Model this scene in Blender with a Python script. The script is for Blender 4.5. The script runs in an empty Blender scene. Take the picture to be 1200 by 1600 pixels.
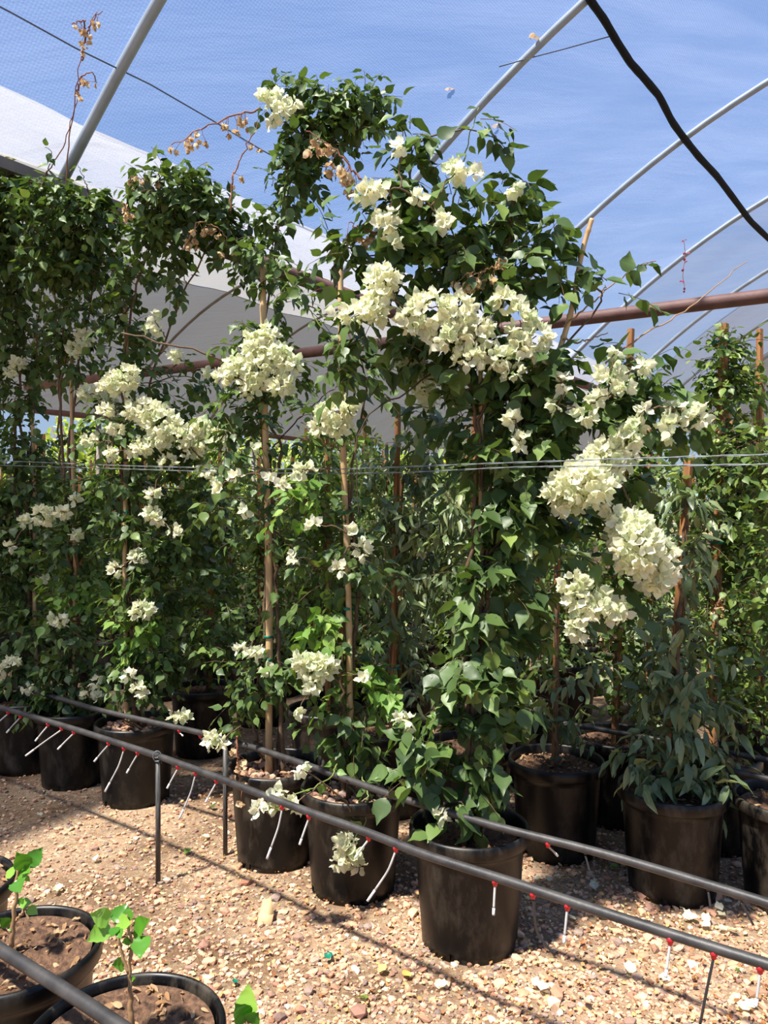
import bpy, bmesh, math, random
import numpy as np
from mathutils import Vector, Matrix
S = bpy.context.scene
COL = S.collection
F = 1202.0; CAMH = 1.58; HOR = 790.0
def W(px, py, d):
    return np.array([(px-600)/F*d, d, CAMH+(HOR-py)/F*d])
def zh(py, h):                      # depth at which height h shows on image row py
    return F*(CAMH-h)/(py-HOR)
def srgb(r, g, b):
    f = lambda c: (c/255/12.92) if c/255 <= .04045 else ((c/255+.055)/1.055)**2.4
    return (f(r), f(g), f(b), 1)

# ------------------------------------------------------------------ materials
def newmat(name):
    m = bpy.data.materials.new(name); m.use_nodes = True
    nt = m.node_tree; nt.nodes.clear()
    out = nt.nodes.new('ShaderNodeOutputMaterial')
    return m, nt, out
def N(nt, t, **kw):
    n = nt.nodes.new(t)
    for k, v in kw.items():
        if k in n.inputs: n.inputs[k].default_value = v
        else: setattr(n, k, v)
    return n
def ramp(nt, stops, fac=None, interp='LINEAR'):
    r = nt.nodes.new('ShaderNodeValToRGB'); r.color_ramp.interpolation = interp
    el = r.color_ramp.elements
    el[0].position, el[0].color = stops[0]; el[1].position, el[1].color = stops[-1]
    for p, c in stops[1:-1]:
        e = el.new(p); e.color = c
    if fac is not None: nt.links.new(fac, r.inputs[0])
    return r
def simple(name, col, rough=.5, metal=0, spec=.5, noise=None, nscale=20, bump=0, bscale=60, coord='Object', stretch=None):
    m, nt, out = newmat(name); L = nt.links
    b = N(nt, 'ShaderNodeBsdfPrincipled', Roughness=rough, Metallic=metal)
    b.inputs['Specular IOR Level'].default_value = spec
    b.inputs['Base Color'].default_value = col
    tc = N(nt, 'ShaderNodeTexCoord'); src = tc.outputs[coord]
    if stretch:
        mp = N(nt, 'ShaderNodeMapping'); mp.inputs['Scale'].default_value = stretch
        L.new(src, mp.inputs[0]); src = mp.outputs[0]
    if noise:
        n = N(nt, 'ShaderNodeTexNoise', Scale=nscale, Detail=6); L.new(src, n.inputs['Vector'])
        r = ramp(nt, [(.3, col), (.7, noise)], n.outputs['Fac']); L.new(r.outputs[0], b.inputs['Base Color'])
    if bump:
        n2 = N(nt, 'ShaderNodeTexNoise', Scale=bscale, Detail=5); L.new(src, n2.inputs['Vector'])
        bp = N(nt, 'ShaderNodeBump', Strength=bump, Distance=.01); L.new(n2.outputs['Fac'], bp.inputs['Height'])
        L.new(bp.outputs[0], b.inputs['Normal'])
    L.new(b.outputs[0], out.inputs[0])
    return m
def leafy(name, stops, trans=.25, rough=.45, spec=.45, tint=(1.3, 1.35, .6)):
    m, nt, out = newmat(name); L = nt.links
    at = N(nt, 'ShaderNodeAttribute', attribute_name='rnd')
    r = ramp(nt, stops, at.outputs['Fac'])
    b = N(nt, 'ShaderNodeBsdfPrincipled', Roughness=rough); b.inputs['Specular IOR Level'].default_value = spec
    L.new(r.outputs[0], b.inputs['Base Color'])
    t = N(nt, 'ShaderNodeBsdfTranslucent')
    mx = N(nt, 'ShaderNodeMix', data_type='RGBA', blend_type='MULTIPLY'); mx.inputs[0].default_value = 1
    L.new(r.outputs[0], mx.inputs[6]); mx.inputs[7].default_value = (*tint, 1)
    L.new(mx.outputs[2], t.inputs[0])
    ms = N(nt, 'ShaderNodeMixShader'); ms.inputs[0].default_value = trans
    L.new(b.outputs[0], ms.inputs[1]); L.new(t.outputs[0], ms.inputs[2]); L.new(ms.outputs[0], out.inputs[0])
    return m
g = lambda r, gg, b: srgb(r, gg, b)
M = {}
M['leaf'] = leafy('bougainvillea_leaf', [(0, g(54, 74, 40)), (.45, g(80, 104, 54)), (.8, g(102, 126, 64)), (1, g(136, 156, 78))])
M['leaf_new'] = leafy('young_leaf', [(0, g(90, 128, 58)), (.6, g(120, 155, 72)), (1, g(150, 178, 84))], .32)
M['narrow'] = leafy('narrow_leaf', [(0, g(80, 98, 66)), (.5, g(116, 134, 92)), (.85, g(150, 162, 116)), (1, g(204, 200, 124))], .22, .36, .55)
M['vine'] = leafy('vine_leaf', [(0, g(62, 86, 40)), (.5, g(94, 118, 54)), (.85, g(124, 146, 66)), (1, g(164, 174, 84))])
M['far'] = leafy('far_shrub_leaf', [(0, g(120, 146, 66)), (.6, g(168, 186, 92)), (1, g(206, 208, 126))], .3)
M['hib'] = leafy('hibiscus_leaf', [(0, g(70, 128, 34)), (.6, g(104, 160, 50)), (1, g(150, 190, 80))], .3, .3, .6)
M['bract'] = leafy('bougainvillea_bract', [(0, g(222, 232, 196)), (.4, g(242, 242, 214)), (.8, g(248, 246, 226)), (1, g(252, 250, 220))], .52, .6, .2, (1, 1, .93))
M['dry'] = leafy('dried_bract', [(0, g(166, 124, 84)), (.5, g(216, 186, 144)), (1, g(240, 222, 186))], .35, .7, .2, (1, .94, .82))
M['litter'] = leafy('dry_litter', [(0, g(122, 78, 50)), (.3, g(176, 124, 78)), (.6, g(214, 172, 112)), (.85, g(234, 210, 150)), (1, g(226, 214, 176))], .15, .8, .15, (1, .9, .7))
M['fallen_yellow'] = leafy('yellowed_leaf', [(0, g(208, 180, 92)), (1, g(226, 200, 120))], .2)
M['pink'] = leafy('pink_bract', [(0, g(150, 60, 92)), (1, g(186, 84, 116))], .3, .6, .2, (1, .8, .9))
M['yellow'] = leafy('yellow_flower', [(0, g(226, 196, 20)), (1, g(246, 226, 40))], .3, .6, .2, (1, 1, .5))
M['stem'] = simple('stem_bark', g(74, 58, 44), .8, noise=g(116, 92, 66), nscale=30, bump=.4)
M['stem_dark'] = simple('dark_stem', g(48, 40, 32), .8, noise=g(80, 62, 46), nscale=30, bump=.4)
M['twig_red'] = simple('red_brown_twig', g(120, 72, 54), .7, noise=g(150, 98, 70), nscale=20)
M['twig_tan'] = simple('tan_twig', g(172, 140, 100), .7, noise=g(140, 104, 72), nscale=20)
M['shoot'] = simple('green_shoot', g(120, 138, 66), .6)
M['bamboo'] = simple('bamboo_cane', g(176, 140, 96), .55, noise=g(206, 176, 130), nscale=6, bump=.15, stretch=(6, 6, 1))
M['wood'] = simple('cedar_stake', g(140, 92, 52), .75, noise=g(176, 122, 74), nscale=9, bump=.25, stretch=(8, 8, .6))
M['wood_end'] = simple('raw_timber', g(150, 104, 62), .75, noise=g(188, 140, 92), nscale=9, bump=.25, stretch=(8, 8, .6))
M['wood_pale'] = simple('split_pale_wood', g(206, 170, 124), .8, noise=g(226, 196, 152), nscale=9)
M['tie'] = simple('green_tie_tape', g(10, 108, 84), .4)
M['soil'] = simple('potting_soil', g(62, 42, 30), .95, noise=g(124, 92, 68), nscale=60, bump=1.0, bscale=90)
M['hose'] = simple('black_poly_hose', g(38, 37, 38), .5, noise=g(68, 65, 64), nscale=18, bump=.1)
M['stakeblack'] = simple('weathered_black_stake', g(38, 38, 40), .5, noise=g(92, 90, 86), nscale=20, stretch=(10, 10, 1))
M['red'] = simple('red_emitter', g(214, 36, 52), .4)
M['tube'] = simple('grey_drip_tube', g(150, 148, 146), .45, noise=g(196, 194, 190), nscale=14)
M['tubeblack'] = simple('black_drip_tube', g(44, 42, 42), .45)
M['tip'] = simple('pale_tube_end', g(222, 222, 220), .5)
M['wire'] = simple('galvanised_wire', g(128, 136, 142), .45, metal=.4)
M['hoop'] = simple('galvanised_steel_hoop', g(132, 142, 152), .5, metal=.15, noise=g(150, 160, 170), nscale=8)
M['rust'] = simple('rusty_steel_pipe', g(84, 54, 50), .65, noise=g(104, 72, 66), nscale=9, bump=.2)
M['gutter'] = simple('grey_steel_gutter', g(122, 116, 108), .6, noise=g(98, 90, 82), nscale=5)
M['strap'] = simple('black_strap', g(8, 12, 13), .8, spec=.2, noise=g(16, 20, 21), nscale=30, bump=.3)
M['cable'] = simple('dark_cable', g(80, 92, 112), .6)

def pot_material():
    m, nt, out = newmat('black_nursery_plastic'); L = nt.links
    b = N(nt, 'ShaderNodeBsdfPrincipled', Roughness=.42); b.inputs['Specular IOR Level'].default_value = .35
    tc = N(nt, 'ShaderNodeTexCoord'); oi = N(nt, 'ShaderNodeObjectInfo')
    ad = N(nt, 'ShaderNodeVectorMath', operation='ADD'); L.new(tc.outputs['Object'], ad.inputs[0])
    sc = N(nt, 'ShaderNodeVectorMath', operation='SCALE'); sc.inputs[0].default_value = (37, 21, 0); L.new(oi.outputs['Random'], sc.inputs['Scale'])
    L.new(sc.outputs[0], ad.inputs[1])
    mp = N(nt, 'ShaderNodeMapping'); mp.inputs['Scale'].default_value = (5, 5, 2.2); L.new(ad.outputs[0], mp.inputs[0])
    n = N(nt, 'ShaderNodeTexNoise', Scale=2.2, Detail=9, Roughness=.68); L.new(mp.outputs[0], n.inputs[0])
    r = ramp(nt, [(.47, (0, 0, 0, 1)), (.68, (1, 1, 1, 1))], n.outputs['Fac'])
    n2 = N(nt, 'ShaderNodeTexNoise', Scale=260, Detail=2); L.new(ad.outputs[0], n2.inputs[0])
    r2 = ramp(nt, [(.7, (0, 0, 0, 1)), (.76, (.8, .8, .8, 1))], n2.outputs['Fac'])
    mxm = N(nt, 'ShaderNodeMath', operation='MAXIMUM'); L.new(r.outputs[0], mxm.inputs[0]); L.new(r2.outputs[0], mxm.inputs[1])
    rs = N(nt, 'ShaderNodeMapRange'); rs.inputs[3].default_value = .15; rs.inputs[4].default_value = .58; L.new(oi.outputs['Random'], rs.inputs[0])
    mu = N(nt, 'ShaderNodeMath', operation='MULTIPLY'); L.new(mxm.outputs[0], mu.inputs[0]); L.new(rs.outputs[0], mu.inputs[1])
    mx = N(nt, 'ShaderNodeMix', data_type='RGBA'); L.new(mu.outputs[0], mx.inputs[0])
    mx.inputs[6].default_value = srgb(6, 7, 9); mx.inputs[7].default_value = srgb(104, 94, 80)
    L.new(mx.outputs[2], b.inputs['Base Color'])
    rr = N(nt, 'ShaderNodeMapRange'); rr.inputs[3].default_value = .38; rr.inputs[4].default_value = .75
    L.new(mu.outputs[0], rr.inputs[0]); L.new(rr.outputs[0], b.inputs['Roughness'])
    L.new(b.outputs[0], out.inputs[0]); return m
M['pot'] = pot_material()

def ground_material():
    m, nt, out = newmat('gravel_ground'); L = nt.links
    b = N(nt, 'ShaderNodeBsdfPrincipled', Roughness=.95); b.inputs['Specular IOR Level'].default_value = .15
    tc = N(nt, 'ShaderNodeTexCoord')
    v = N(nt, 'ShaderNodeTexVoronoi', Scale=75); L.new(tc.outputs['Object'], v.inputs[0])
    sep = N(nt, 'ShaderNodeSeparateColor'); L.new(v.outputs['Color'], sep.inputs[0])
    r = ramp(nt, [(0, g(150, 120, 95)), (.3, g(176, 148, 117)), (.55, g(162, 134, 114)), (.75, g(189, 169, 138)), (.9, g(128, 105, 89)), (1, g(195, 178, 150))], sep.outputs[0])
    n = N(nt, 'ShaderNodeTexNoise', Scale=1.7, Detail=6); L.new(tc.outputs['Object'], n.inputs[0])
    r2 = ramp(nt, [(.35, g(167, 155, 144)), (.6, (1, 1, 1, 1))], n.outputs['Fac'])
    mx = N(nt, 'ShaderNodeMix', data_type='RGBA', blend_type='MULTIPLY'); mx.inputs[0].default_value = 1
    L.new(r.outputs[0], mx.inputs[6]); L.new(r2.outputs[0], mx.inputs[7]); L.new(mx.outputs[2], b.inputs['Base Color'])
    n3 = N(nt, 'ShaderNodeTexNoise', Scale=140, Detail=4); L.new(tc.outputs['Object'], n3.inputs[0])
    bp = N(nt, 'ShaderNodeBump', Strength=.8, Distance=.012); L.new(n3.outputs['Fac'], bp.inputs['Height']); L.new(bp.outputs[0], b.inputs['Normal'])
    L.new(b.outputs[0], out.inputs[0]); return m
M['ground'] = ground_material()
def stone_material():
    m, nt, out = newmat('gravel_stone'); L = nt.links
    b = N(nt, 'ShaderNodeBsdfPrincipled', Roughness=.9); b.inputs['Specular IOR Level'].default_value = .2
    at = N(nt, 'ShaderNodeAttribute', attribute_name='rnd')
    r = ramp(nt, [(0, g(164, 128, 99)), (.15, g(204, 163, 129)), (.3, g(189, 143, 121)), (.42, g(218, 178, 142)), (.55, g(150, 130, 119)), (.66, g(141, 102, 80)), (.76, g(229, 195, 161)), (.86, g(178, 126, 101)), (.94, g(122, 106, 99)), (1, g(241, 213, 185))], at.outputs['Fac'])
    L.new(r.outputs[0], b.inputs['Base Color']); L.new(b.outputs[0], out.inputs[0]); return m
M['stone'] = stone_material()
def cloth_material(name, clear, dcol, tcol, tmix, streak, weave=.05):
    m, nt, out = newmat(name); L = nt.links
    uv = N(nt, 'ShaderNodeUVMap'); 
    mr = N(nt, 'ShaderNodeMapping'); mr.inputs['Rotation'].default_value = (0, 0, -.42); L.new(uv.outputs[0], mr.inputs[0])
    mp = N(nt, 'ShaderNodeMapping'); mp.inputs['Scale'].default_value = (.22, 1.7, 1); L.new(mr.outputs[0], mp.inputs[0])
    n = N(nt, 'ShaderNodeTexNoise', Scale=2.0, Detail=7, Roughness=.55, Distortion=.5); L.new(mp.outputs[0], n.inputs[0])
    mp2 = N(nt, 'ShaderNodeMapping'); mp2.inputs['Scale'].default_value = (1, 1, 1); L.new(uv.outputs[0], mp2.inputs[0])
    wv = N(nt, 'ShaderNodeTexWave', Scale=17, Distortion=1.2, Detail=2); wv.bands_direction = 'X'; wv.inputs['Detail Scale'].default_value = .6; L.new(uv.outputs[0], wv.inputs[0])
    wv2 = N(nt, 'ShaderNodeTexWave', Scale=24, Distortion=1.6, Detail=2); wv2.bands_direction = 'Y'; wv2.inputs['Detail Scale'].default_value = .7; L.new(uv.outputs[0], wv2.inputs[0])
    a1 = N(nt, 'ShaderNodeMath', operation='ADD'); L.new(wv.outputs['Fac'], a1.inputs[0]); L.new(wv2.outputs['Fac'], a1.inputs[1])
    s1 = N(nt, 'ShaderNodeMath', operation='MULTIPLY_ADD'); L.new(a1.outputs[0], s1.inputs[0]); s1.inputs[1].default_value = weave; s1.inputs[2].default_value = -weave
    rr = N(nt, 'ShaderNodeMapRange'); rr.inputs[1].default_value = .35; rr.inputs[2].default_value = .7; rr.inputs[3].default_value = clear+streak; rr.inputs[4].default_value = clear-streak
    L.new(n.outputs['Fac'], rr.inputs[0])
    a2 = N(nt, 'ShaderNodeMath', operation='ADD', use_clamp=True); L.new(rr.outputs[0], a2.inputs[0]); L.new(s1.outputs[0], a2.inputs[1])
    tr = N(nt, 'ShaderNodeBsdfTransparent')
    df = N(nt, 'ShaderNodeBsdfDiffuse'); df.inputs[0].default_value = dcol
    tl = N(nt, 'ShaderNodeBsdfTranslucent'); tl.inputs[0].default_value = tcol
    m1 = N(nt, 'ShaderNodeMixShader'); m1.inputs[0].default_value = tmix; L.new(df.outputs[0], m1.inputs[1]); L.new(tl.outputs[0], m1.inputs[2])
    m2 = N(nt, 'ShaderNodeMixShader'); L.new(a2.outputs[0], m2.inputs[0]); L.new(m1.outputs[0], m2.inputs[1]); L.new(tr.outputs[0], m2.inputs[2])
    n4 = N(nt, 'ShaderNodeTexNoise', Scale=6, Detail=8, Roughness=.7); L.new(mp.outputs[0], n4.inputs[0])
    bp = N(nt, 'ShaderNodeBump', Strength=.5, Distance=.05); L.new(n4.outputs['Fac'], bp.inputs['Height'])
    L.new(bp.outputs[0], df.inputs['Normal']); L.new(bp.outputs[0], tl.inputs['Normal'])
    L.new(m2.outputs[0], out.inputs[0]); return m
M['mesh_cloth'] = cloth_material('shade_mesh_cloth', .62, g(172, 186, 212), g(142, 158, 190), .5, .10, .10)
M['mesh_painted_dim'] = cloth_material('shade_mesh_painted_dim', .42, g(136, 146, 168), g(118, 130, 154), .5, .14, .1)  # same mesh further off; its dimming is put into colour and opacity
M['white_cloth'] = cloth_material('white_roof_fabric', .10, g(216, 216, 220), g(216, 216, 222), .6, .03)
M['mesh_painted_dimmer'] = cloth_material('shade_mesh_painted_dimmer', .2, g(126, 130, 140), g(110, 114, 126), .5, .12, .08)  # next step of the dimming painted into the distant mesh
M['cloth_painted_shade_1'] = cloth_material('roof_fabric_painted_shade_1', .08, g(184, 184, 186), g(184, 184, 187), .55, .03)  # white roof again, first step of shade painted into its colour
M['cloth_painted_shade_2'] = cloth_material('roof_fabric_painted_shade_2', .05, g(146, 145, 144), g(146, 145, 144), .5, .03)  # second step of the roof's painted shade
M['cloth_painted_shade_3'] = cloth_material('roof_fabric_painted_shade_3', .04, g(100, 99, 98), g(92, 91, 90), .5, .03)  # deepest painted shade, for the far parts of both roofs

# ------------------------------------------------------------------ geometry helpers
class MB:
    def __init__(s): s.v = []; s.f = []; s.n = 0; s.mi = []
    def add(s, v, f, mi=0):
        v = np.asarray(v, float); s.v.append(v); s.f += [tuple(int(i)+s.n for i in q) for q in f]; s.mi += [mi]*len(f); s.n += len(v)
    def tube(s, pts, r, seg=6, cap=True, mi=0):
        P = np.asarray(pts, float); n = len(P); r = np.broadcast_to(np.asarray(r, float), (n,))
        T = np.gradient(P, axis=0); T /= np.linalg.norm(T, axis=1)[:, None]+1e-12
        up = np.array([0, 0, 1.]) if abs(T[0, 2]) < .9 else np.array([1., 0, 0])
        V = []; 
        for i in range(n):
            a = np.cross(T[i], up); 
            if np.linalg.norm(a) < 1e-5: a = np.cross(T[i], [0, 1., 0])
            a /= np.linalg.norm(a); b = np.cross(a, T[i]); up = b
            an = np.arange(seg)*2*math.pi/seg
            V.append(P[i]+r[i]*(np.cos(an)[:, None]*a+np.sin(an)[:, None]*b))
        V = np.concatenate(V); fs = []
        for i in range(n-1):
            for k in range(seg):
                k2 = (k+1) % seg
                fs.append((i*seg+k, i*seg+k2, (i+1)*seg+k2, (i+1)*seg+k))
        if cap:
            fs.append(tuple(range(seg))[::-1]); fs.append(tuple((n-1)*seg+k for k in range(seg)))
        s.add(V, fs, mi); return s
    def lathe(s, prof, seg=48, skip=None, mi=0, closed=False):
        an = np.arange(seg)*2*math.pi/seg; V = []
        for r, z in prof: V.append(np.stack([r*np.cos(an), r*np.sin(an), np.full(seg, z)], 1))
        V = np.concatenate(V); fs = []; n = len(prof)
        for i in range(n-1):
            for k in range(seg):
                if skip and skip(i, k): continue
                k2 = (k+1) % seg
                fs.append((i*seg+k, i*seg+k2, (i+1)*seg+k2, (i+1)*seg+k))
        s.add(V, fs, mi); return s
    def box(s, c, h, mi=0, top=1.0):
        c = np.asarray(c, float); V = []
        for z in (-1, 1):
            for x, y in ((-1, -1), (1, -1), (1, 1), (-1, 1)):
                t = top if z > 0 else 1
                V.append(c+np.array([x*h[0]*t, y*h[1]*t, z*h[2]]))
        s.add(V, [(3, 2, 1, 0), (4, 5, 6, 7), (0, 1, 5, 4), (1, 2, 6, 5), (2, 3, 7, 6), (3, 0, 4, 7)], mi); return s
    def mesh(s, name, mats, smooth=True):
        me = bpy.data.meshes.new(name)
        V = np.concatenate(s.v); me.from_pydata(V.tolist(), [], s.f)
        for m in (mats if isinstance(mats, (list, tuple)) else [mats]): me.materials.append(m)
        if any(s.mi): me.polygons.foreach_set('material_index', s.mi)
        me.polygons.foreach_set('use_smooth', [smooth]*len(me.polygons)); me.update(); return me
    def obj(s, name, mats, parent=None, smooth=True):
        return link(name, s.mesh(name, mats, smooth), parent)
def link(name, me, parent=None, loc=None, rz=None):
    o = bpy.data.objects.new(name, me); COL.objects.link(o)
    if parent is not None: o.parent = parent
    if loc is not None: o.location = loc
    if rz is not None: o.rotation_euler = (0, 0, rz)
    return o
def tag(o, label, cat, group=None, kind=None):
    if label: o['label'] = label
    if cat: o['category'] = cat
    if group: o['group'] = group
    if kind: o['kind'] = kind
    return o
def empty(name, loc, label, cat, group=None):
    o = bpy.data.objects.new(name, None); COL.objects.link(o); o.location = loc; o.empty_display_size = .1
    return tag(o, label, cat, group)
def unit(v): return v/(np.linalg.norm(v, axis=-1, keepdims=True)+1e-12)

def leaf_template(st, tip, fold=.05, droop=.14, wave=0):
    """midrib points at stations st plus base and tip; side points at half-widths"""
    n = len(st); mid = [(0, 0, 0)]+[(t, 0, -fold*math.sin(math.pi*min(t, .9))-droop*t**3) for t, w in st]+[(tip, 0, -droop)]
    V = list(mid); 
    for sg in (1, -1):
        for i, (t, w) in enumerate(st): V.append((t-.02, sg*w, .05*math.sin(math.pi*t)-droop*t**3*.9+(wave*(1 if i % 2 else -1))))
    Fs = []
    for h in (0, 1):
        o = n+2+h*n; f = lambda *q: Fs.append(q if h == 0 else q[::-1])
        f(0, 1, o)
        for i in range(n-1): f(1+i, 2+i, o+i+1, o+i)
        f(n, n+1, o+n-1)
    return np.array(V), Fs
LEAF_V, LEAF_F = leaf_template([(.07, .17), (.22, .335), (.42, .375), (.62, .28), (.82, .12)], 1.06)
NARROW_V, _ = leaf_template([(.07, .07), (.22, .145), (.42, .165), (.65, .13), (.85, .065)], 1.02, .03, .22)
BRACT_V, _ = leaf_template([(.07, .16), (.24, .36), (.46, .43), (.68, .34), (.86, .17)], 1.0, .09, -.2, .045)
def place(tv, tf, P, D, Nn, L, rnd, jit=0, rng=None):
    """numpy: copies of a leaf template at points P, axis D, normal Nn, length L."""
    D = unit(D); Sd = unit(np.cross(Nn, D)); Nn = np.cross(D, Sd)
    n = len(P); T = len(tv)
    loc = np.repeat(tv[None], n, 0)*L[:, None, None]
    if jit: loc[:, 1:, 2] += rng.normal(0, jit, (n, T-1))*L[:, None]
    V = P[:, None]+loc[..., 0:1]*D[:, None]+loc[..., 1:2]*Sd[:, None]+loc[..., 2:3]*Nn[:, None]
    return V.reshape(-1, 3), np.repeat(rnd, T)
def leafmesh(name, mat, tv, tf, P, D, Nn, L, rnd, jit=0, rng=None):
    V, R = place(tv, tf, P, D, Nn, L, rnd, jit, rng)
    return rawmesh(name, mat, V, tf, len(tv), len(P), R)
def rawmesh(name, mat, V, tf, T, n, R):
    me = bpy.data.meshes.new(name)
    tl = np.array([i for f in tf for i in f]); ts = np.array([len(f) for f in tf])
    loops = (tl[None]+(np.arange(n)*T)[:, None]).ravel(); sizes = np.tile(ts, n)
    starts = np.concatenate([[0], np.cumsum(sizes)[:-1]])
    me.vertices.add(len(V)); me.vertices.foreach_set('co', V.astype(np.float32).ravel())
    me.loops.add(len(loops)); me.loops.foreach_set('vertex_index', loops.astype(np.int32))
    me.polygons.add(len(sizes)); me.polygons.foreach_set('loop_start', starts.astype(np.int32))
    me.polygons.foreach_set('loop_total', sizes.astype(np.int32))
    me.polygons.foreach_set('use_smooth', np.ones(len(sizes), bool))
    a = me.attributes.new('rnd', 'FLOAT', 'POINT'); a.data.foreach_set('value', R.astype(np.float32))
    me.materials.append(mat); me.update(calc_edges=True); me.validate(); return me

# ------------------------------------------------------------------ camera, light, world
cam = bpy.data.cameras.new('camera'); co = bpy.data.objects.new('camera', cam); COL.objects.link(co)
cam.sensor_fit = 'VERTICAL'; cam.sensor_height = 36; cam.lens = 36*F/1600; cam.shift_y = -(800-HOR)/1600
cam.clip_start = .05; cam.clip_end = 400
co.location = (0, 0, CAMH); co.rotation_euler = (math.pi/2, 0, 0); S.camera = co
SUN = unit(np.array([-.78, -.66, 2.1]))           # direction towards the sun: behind the camera, high
sl = bpy.data.lights.new('sun', 'SUN'); sl.energy = 12.6; sl.angle = .05; sl.color = (1, .95, .86)
so = bpy.data.objects.new('sun', sl); COL.objects.link(so)
so.rotation_euler = Vector(SUN.tolist()).to_track_quat('Z', 'Y').to_euler(); so.location = (-3, -3, 12)
w = bpy.data.worlds.new('world'); S.world = w; w.use_nodes = True; nt = w.node_tree; nt.nodes.clear()
wo = nt.nodes.new('ShaderNodeOutputWorld'); bg = nt.nodes.new('ShaderNodeBackground')
tc = nt.nodes.new('ShaderNodeTexCoord'); sp = nt.nodes.new('ShaderNodeSeparateXYZ'); nt.links.new(tc.outputs['Generated'], sp.inputs[0])
r = ramp(nt, [(0, (.62, .74, .86, 1)), (.12, (.46, .66, .95, 1)), (.35, (.20, .42, .92, 1)), (.8, (.10, .28, .84, 1))], sp.outputs[2])
nt.links.new(r.outputs[0], bg.inputs[0]); bg.inputs[1].default_value = .63; nt.links.new(bg.outputs[0], wo.inputs[0])
S.view_settings.view_transform = 'Standard'; S.view_settings.look = 'None'; S.view_settings.exposure = .28; S.view_settings.gamma = 1
S.cycles.transparent_max_bounces = 24; S.cycles.max_bounces = 8

# ------------------------------------------------------------------ ground and gravel
rng = np.random.default_rng(5)
gm = MB(); gm.add([(-60, -8, 0), (60, -8, 0), (60, 90, 0), (-60, 90, 0)], [(0, 1, 2, 3)])
tag(gm.obj('ground', M['ground']), None, None, kind='structure')
def ico():
    b = bmesh.new(); bmesh.ops.create_icosphere(b, subdivisions=1, radius=1); b.verts.ensure_lookup_table()
    v = np.array([x.co[:] for x in b.verts]); f = [tuple(q.index for q in p.verts) for p in b.faces]; b.free(); return v, f
IV, IF = ico()
def stones(name, P, size, flat, rnd, rng, parent=None):
    n = len(P); V = np.repeat(IV[None], n, 0)*(1+rng.normal(0, .11, (n, len(IV), 1)))
    V *= (size[:, None]*np.stack([np.ones(n), rng.uniform(.55, .95, n), flat], 1))[:, None]
    a = rng.uniform(0, 6.28, n); c, s_ = np.cos(a)[:, None], np.sin(a)[:, None]
    X = V[..., 0]*c-V[..., 1]*s_; Y = V[..., 0]*s_+V[..., 1]*c
    tx = rng.normal(0, .18, n)[:, None]; Z = V[..., 2]+X*tx
    V = np.stack([X, Y, Z], -1)+P[:, None]
    me = rawmesh(name, M['stone'], V.reshape(-1, 3), IF, len(IV), n, np.repeat(rnd, len(IV)))
    me.polygons.foreach_set('use_smooth', np.zeros(len(me.polygons), bool))
    return link(name, me, parent)
def spread(n, y0, y1, p=2.2):
    y = (y0**(1-p)+rng.uniform(0, 1, n)*(y1**(1-p)-y0**(1-p)))**(1/(1-p))
    return np.stack([rng.uniform(-.66, .66, n)*y, y, np.zeros(n)], 1)
sz = np.concatenate([rng.uniform(.004, .009, 17500), rng.uniform(.008, .016, 10000), rng.uniform(.015, .026, 1050)])
P = spread(len(sz), 1.75, 5.6); fl = rng.uniform(.35, .7, len(sz)); P[:, 2] = sz*fl*.5
rn = rng.uniform(0, 1, len(sz))
tag(stones('gravel', P, sz, fl, rn, rng), 'loose tan and pinkish gravel covering the nursery ground', 'gravel', kind='stuff')
# dry petal and leaf flakes strewn between the pots
n = 9500; P = spread(n, 1.8, 5.5, 1.6); keep = rng.uniform(0, 1, n) < np.clip(.25+.55*(P[:, 0]/P[:, 1]+.45)+.25*(P[:, 1]*.8+P[:, 0]*.6 > 2.1), .12, 1)
P = P[keep]; n = len(P); P[:, 2] = rng.uniform(.006, .016, n)
D = np.stack([rng.normal(0, 1, n), rng.normal(0, 1, n), rng.normal(0, .25, n)], 1); Nn = np.stack([rng.normal(0, .4, n), rng.normal(0, .4, n), np.ones(n)], 1)
me = leafmesh('petal_litter', M['litter'], BRACT_V*np.array([1, .8, 1]), LEAF_F, P, D, Nn, rng.uniform(.006, .021, n), rng.uniform(0, 1, n), .06, rng)
tag(link('petal_litter', me), 'dry tan petal and leaf flakes strewn over the gravel', 'litter', kind='stuff')

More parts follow.
